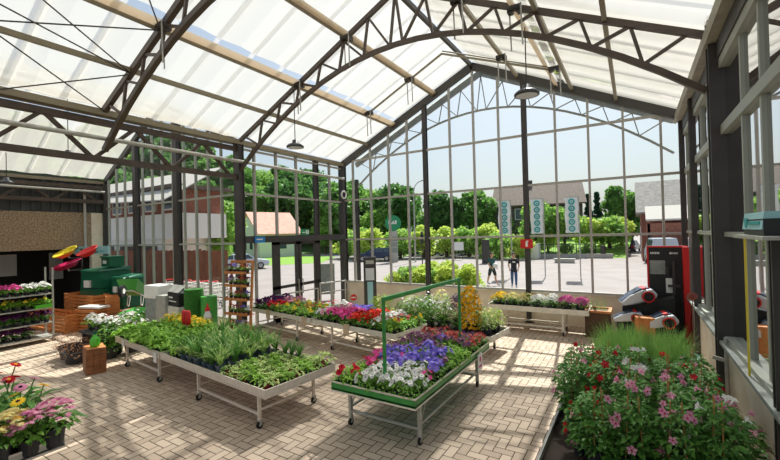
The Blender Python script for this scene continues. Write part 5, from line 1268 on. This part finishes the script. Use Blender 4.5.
# ---------------------------------------------------------------- people outside
def skin(name, joints, bones, m, parent, sub=2):
    me = bpy.data.meshes.new(name); ks = list(joints); me.from_pydata([joints[k][0] for k in ks], [(ks.index(a), ks.index(c)) for a, c in bones], []); me.materials.append(m)
    o = link(name, me, parent); md_ = o.modifiers.new('skin','SKIN'); md_.use_smooth_shade = True
    for i, k in enumerate(ks):
        r = joints[k][1]; me.skin_vertices[0].data[i].radius = r if isinstance(r, tuple) else (r, r)
    me.skin_vertices[0].data[0].use_root = True
    sb = o.modifiers.new('smooth','SUBSURF'); sb.levels = 1; sb.render_levels = sub
    return o
def person(label, loc, rz, top, bottom, long_legs, stride, bag=None):
    t = thing('person', label, 'person', loc, rz)
    s = stride
    J = {'pelvis':((0,0,.95),(.15,.11)), 'waist':((0,0,1.1),(.13,.1)), 'chest':((0,.01,1.32),(.17,.11)), 'neckb':((0,.01,1.46),(.075,.07)), 'neck':((0,-.01,1.53),.055), 'head0':((0,-.02,1.6),(.07,.085)), 'head1':((0,-.02,1.7),(.082,.1)), 'head2':((0,-.01,1.77),(.05,.06))}
    B = [('pelvis','waist'),('waist','chest'),('chest','neckb'),('neckb','neck'),('neck','head0'),('head0','head1'),('head1','head2')]
    for e, k in ((-1,'l'),(1,'r')):
        f = s*e
        J.update({'hip'+k:((e*.09,0,.9),.092), 'knee'+k:((e*.1,-f*.18-.02*abs(s),.5),.062), 'calf'+k:((e*.1,-f*.2+.03*abs(s),.36),.058), 'ankle'+k:((e*.1,-f*.36 if f > 0 else -f*.3,.09+(.05 if f < 0 else 0)),.038), 'toe'+k:((e*.12,(-f*.36 if f > 0 else -f*.3)-.16,.04),.035)})
        B += [('pelvis','hip'+k),('hip'+k,'knee'+k),('knee'+k,'calf'+k),('calf'+k,'ankle'+k),('ankle'+k,'toe'+k)]
        J.update({'sh'+k:((e*.19,.01,1.42),.065), 'el'+k:((e*.27,.06+f*.1,1.15),.045), 'wr'+k:((e*.22,-.14+f*.06,1.0),.03), 'hand'+k:((e*.2,-.2+f*.06,.95),(.035,.022))})
        B += [('chest','sh'+k),('sh'+k,'el'+k),('el'+k,'wr'+k),('wr'+k,'hand'+k)]
        for q in range(4):
            J['f%s%d' % (k,q)] = ((e*(.185+.018*q),-.235+f*.06-.01*q,.91-.006*q),.009); J['g%s%d' % (k,q)] = ((e*(.18+.018*q),-.245+f*.06,.875-.004*q),.008)
            B += [('hand'+k,'f%s%d' % (k,q)),('f%s%d' % (k,q),'g%s%d' % (k,q))]
        J['t'+k] = ((e*.17,-.22+f*.06,.96),.01); B.append(('hand'+k,'t'+k))
    body = skin('body', J, B, MT['skin'], t)
    def sub(keys, grow, m, name, cut=None):
        K = {}
        for k in keys:
            p, r = J[k]; r = r if isinstance(r, tuple) else (r, r); K[k] = (p, (r[0]+grow, r[1]+grow))
        if cut: K.update(cut)
        return skin(name, K, [x for x in B if x[0] in K and x[1] in K]+(list(cutb) if cut else []), m, t)
    cutb = []; cut = {}
    for e, k in ((-1,'l'),(1,'r')):
        a_, b_ = Vector(J['sh'+k][0]), Vector(J['el'+k][0]); cut['sl'+k] = (tuple(a_.lerp(b_, .75)), (.068,.068)); cutb.append(('sh'+k,'sl'+k))
    cut['hem'] = ((0,0,.84), (.165,.13)); cutb.append(('pelvis','hem'))
    sub(['pelvis','waist','chest','neckb','shl','shr'], .016, MT[top], 'shirt', cut)
    ks = ['pelvis','hipl','hipr','kneel','kneer'] + (['calfl','calfr','anklel','ankler'] if long_legs else [])
    cutb = [('pelvis','band')]; cut = {'band': ((0,0,1.06), (.14,.115))}
    sub(ks, .014 if long_legs else .024, MT[bottom], 'trousers' if long_legs else 'shorts', cut)
    b = MB(); b.ell((0,.02,1.72),.098,.115,.105,16,10); b.v = [(x,y,z) for x,y,z in b.v]
    hm = b.build('hair', MT['hair'], t, True); hm.location = (0,.012,.005)
    b = MB(); b.flower((0,-.105,1.67),(0,-1,0),.02,3,.8,.6); b.ell((0,-.115,1.665),.012,.018,.022,8,6); b.build('nose', MT['skin'], t, True)
    for e, k in ((-1,'l'),(1,'r')):
        p = J['toe'+k][0]; q = J['ankle'+k][0]; b = MB(); b.ell(((p[0]+q[0])/2,(p[1]+q[1])/2-.02,q[2]-.04),.052,.14,.05,12,8); b.build('shoe', MT['shoe'], t, True)
        b = MB(); b.ell((e*.036,-.108,1.7),.012,.008,.009,8,6); b.build('eye', MT['black'], t)
        b = MB(); b.ell((e*.092,.0,1.69),.014,.025,.036,8,6); b.build('ear', MT['skin'], t, True)
    b = MB(); b.box(-.028,-.112,1.625,.028,-.102,1.635); b.build('mouth', MT['rust'], t)
    return t
p1 = person('walking person in dark teal shirt and dark shorts carrying a pale bundle', (-6.75, 21.5, 0), math.radians(60), 'shirt_teal', 'shorts', False, .85)
b = MB(); b.ell((0,0,0),.15,.1,.14,14,8); one(b, 'pale_bundle', MT['white'], 'white bundle held before the teal shirt', 'bundle', (-6.52, 21.37, 1.08), .5, smooth=True)
p2 = person('person in charcoal shirt and blue jeans standing outside the gable', (-5.45, 21.1, 0), .25, 'shirt_dark', 'jeans', True, .25)
b = MB(); b.box(-.07,-.15,1.3,.08,-.115,1.36); b.build('shirt_print', MT['white'], p2)

# ---------------------------------------------------------------- camera, light
cam = bpy.data.cameras.new('camera'); cam.sensor_width = 36; cam.lens = 394.563/780*36; cam.clip_end = 600
co = bpy.data.objects.new('camera', cam); COL.objects.link(co); sc.camera = co
yaw, pit, rol = .55426, .0106, -.025587
fw = Vector((-math.sin(yaw)*math.cos(pit), math.cos(yaw)*math.cos(pit), math.sin(pit))); rt = Vector((math.cos(yaw), math.sin(yaw), 0)); up = rt.cross(fw)
r2 = rt*math.cos(rol) + up*math.sin(rol); u2 = up*math.cos(rol) - rt*math.sin(rol)
m3 = Matrix((r2, u2, -fw)).transposed()
co.matrix_world = Matrix.Translation((0,0,2.95)) @ m3.to_4x4()
sun = bpy.data.lights.new('sun', 'SUN'); sun.energy = 5.0; sun.angle = math.radians(.55); sun.color = (1, .965, .91)
so = bpy.data.objects.new('sun', sun); COL.objects.link(so); so.rotation_euler = Vector((.12,-.99,-1.35)).to_track_quat('-Z','Y').to_euler(); so.location = (-3, 30, 40)
w = bpy.data.worlds.new('sky'); sc.world = w; w.use_nodes = True; nt = w.node_tree; N = nt.nodes; L = nt.links
sk = N.new('ShaderNodeTexSky'); sk.sky_type = 'NISHITA'; sk.sun_disc = False; sk.sun_elevation = math.radians(53.5); sk.sun_rotation = math.radians(-7); sk.altitude = 100; sk.air_density = 1.2; sk.dust_density = 4.0; sk.ozone_density = 1.5
mx = N.new('ShaderNodeMix'); mx.data_type = 'RGBA'; mx.inputs[0].default_value = .35; mx.inputs[7].default_value = (7.0, 8.0, 9.2, 1)
L.new(sk.outputs[0], mx.inputs[6]); L.new(mx.outputs[2], N['Background'].inputs[0]); N['Background'].inputs[1].default_value = .081
sc.view_settings.view_transform = 'Standard'; sc.view_settings.look = 'None'; sc.view_settings.exposure = .58; sc.view_settings.gamma = 1
sc.cycles.transparent_max_bounces = 24; sc.cycles.max_bounces = 10; sc.cycles.diffuse_bounces = 5; sc.cycles.transmission_bounces = 8
sc.cycles.use_denoising = True; sc.cycles.sample_clamp_indirect = 6; sc.cycles.caustics_reflective = False; sc.cycles.caustics_refractive = False
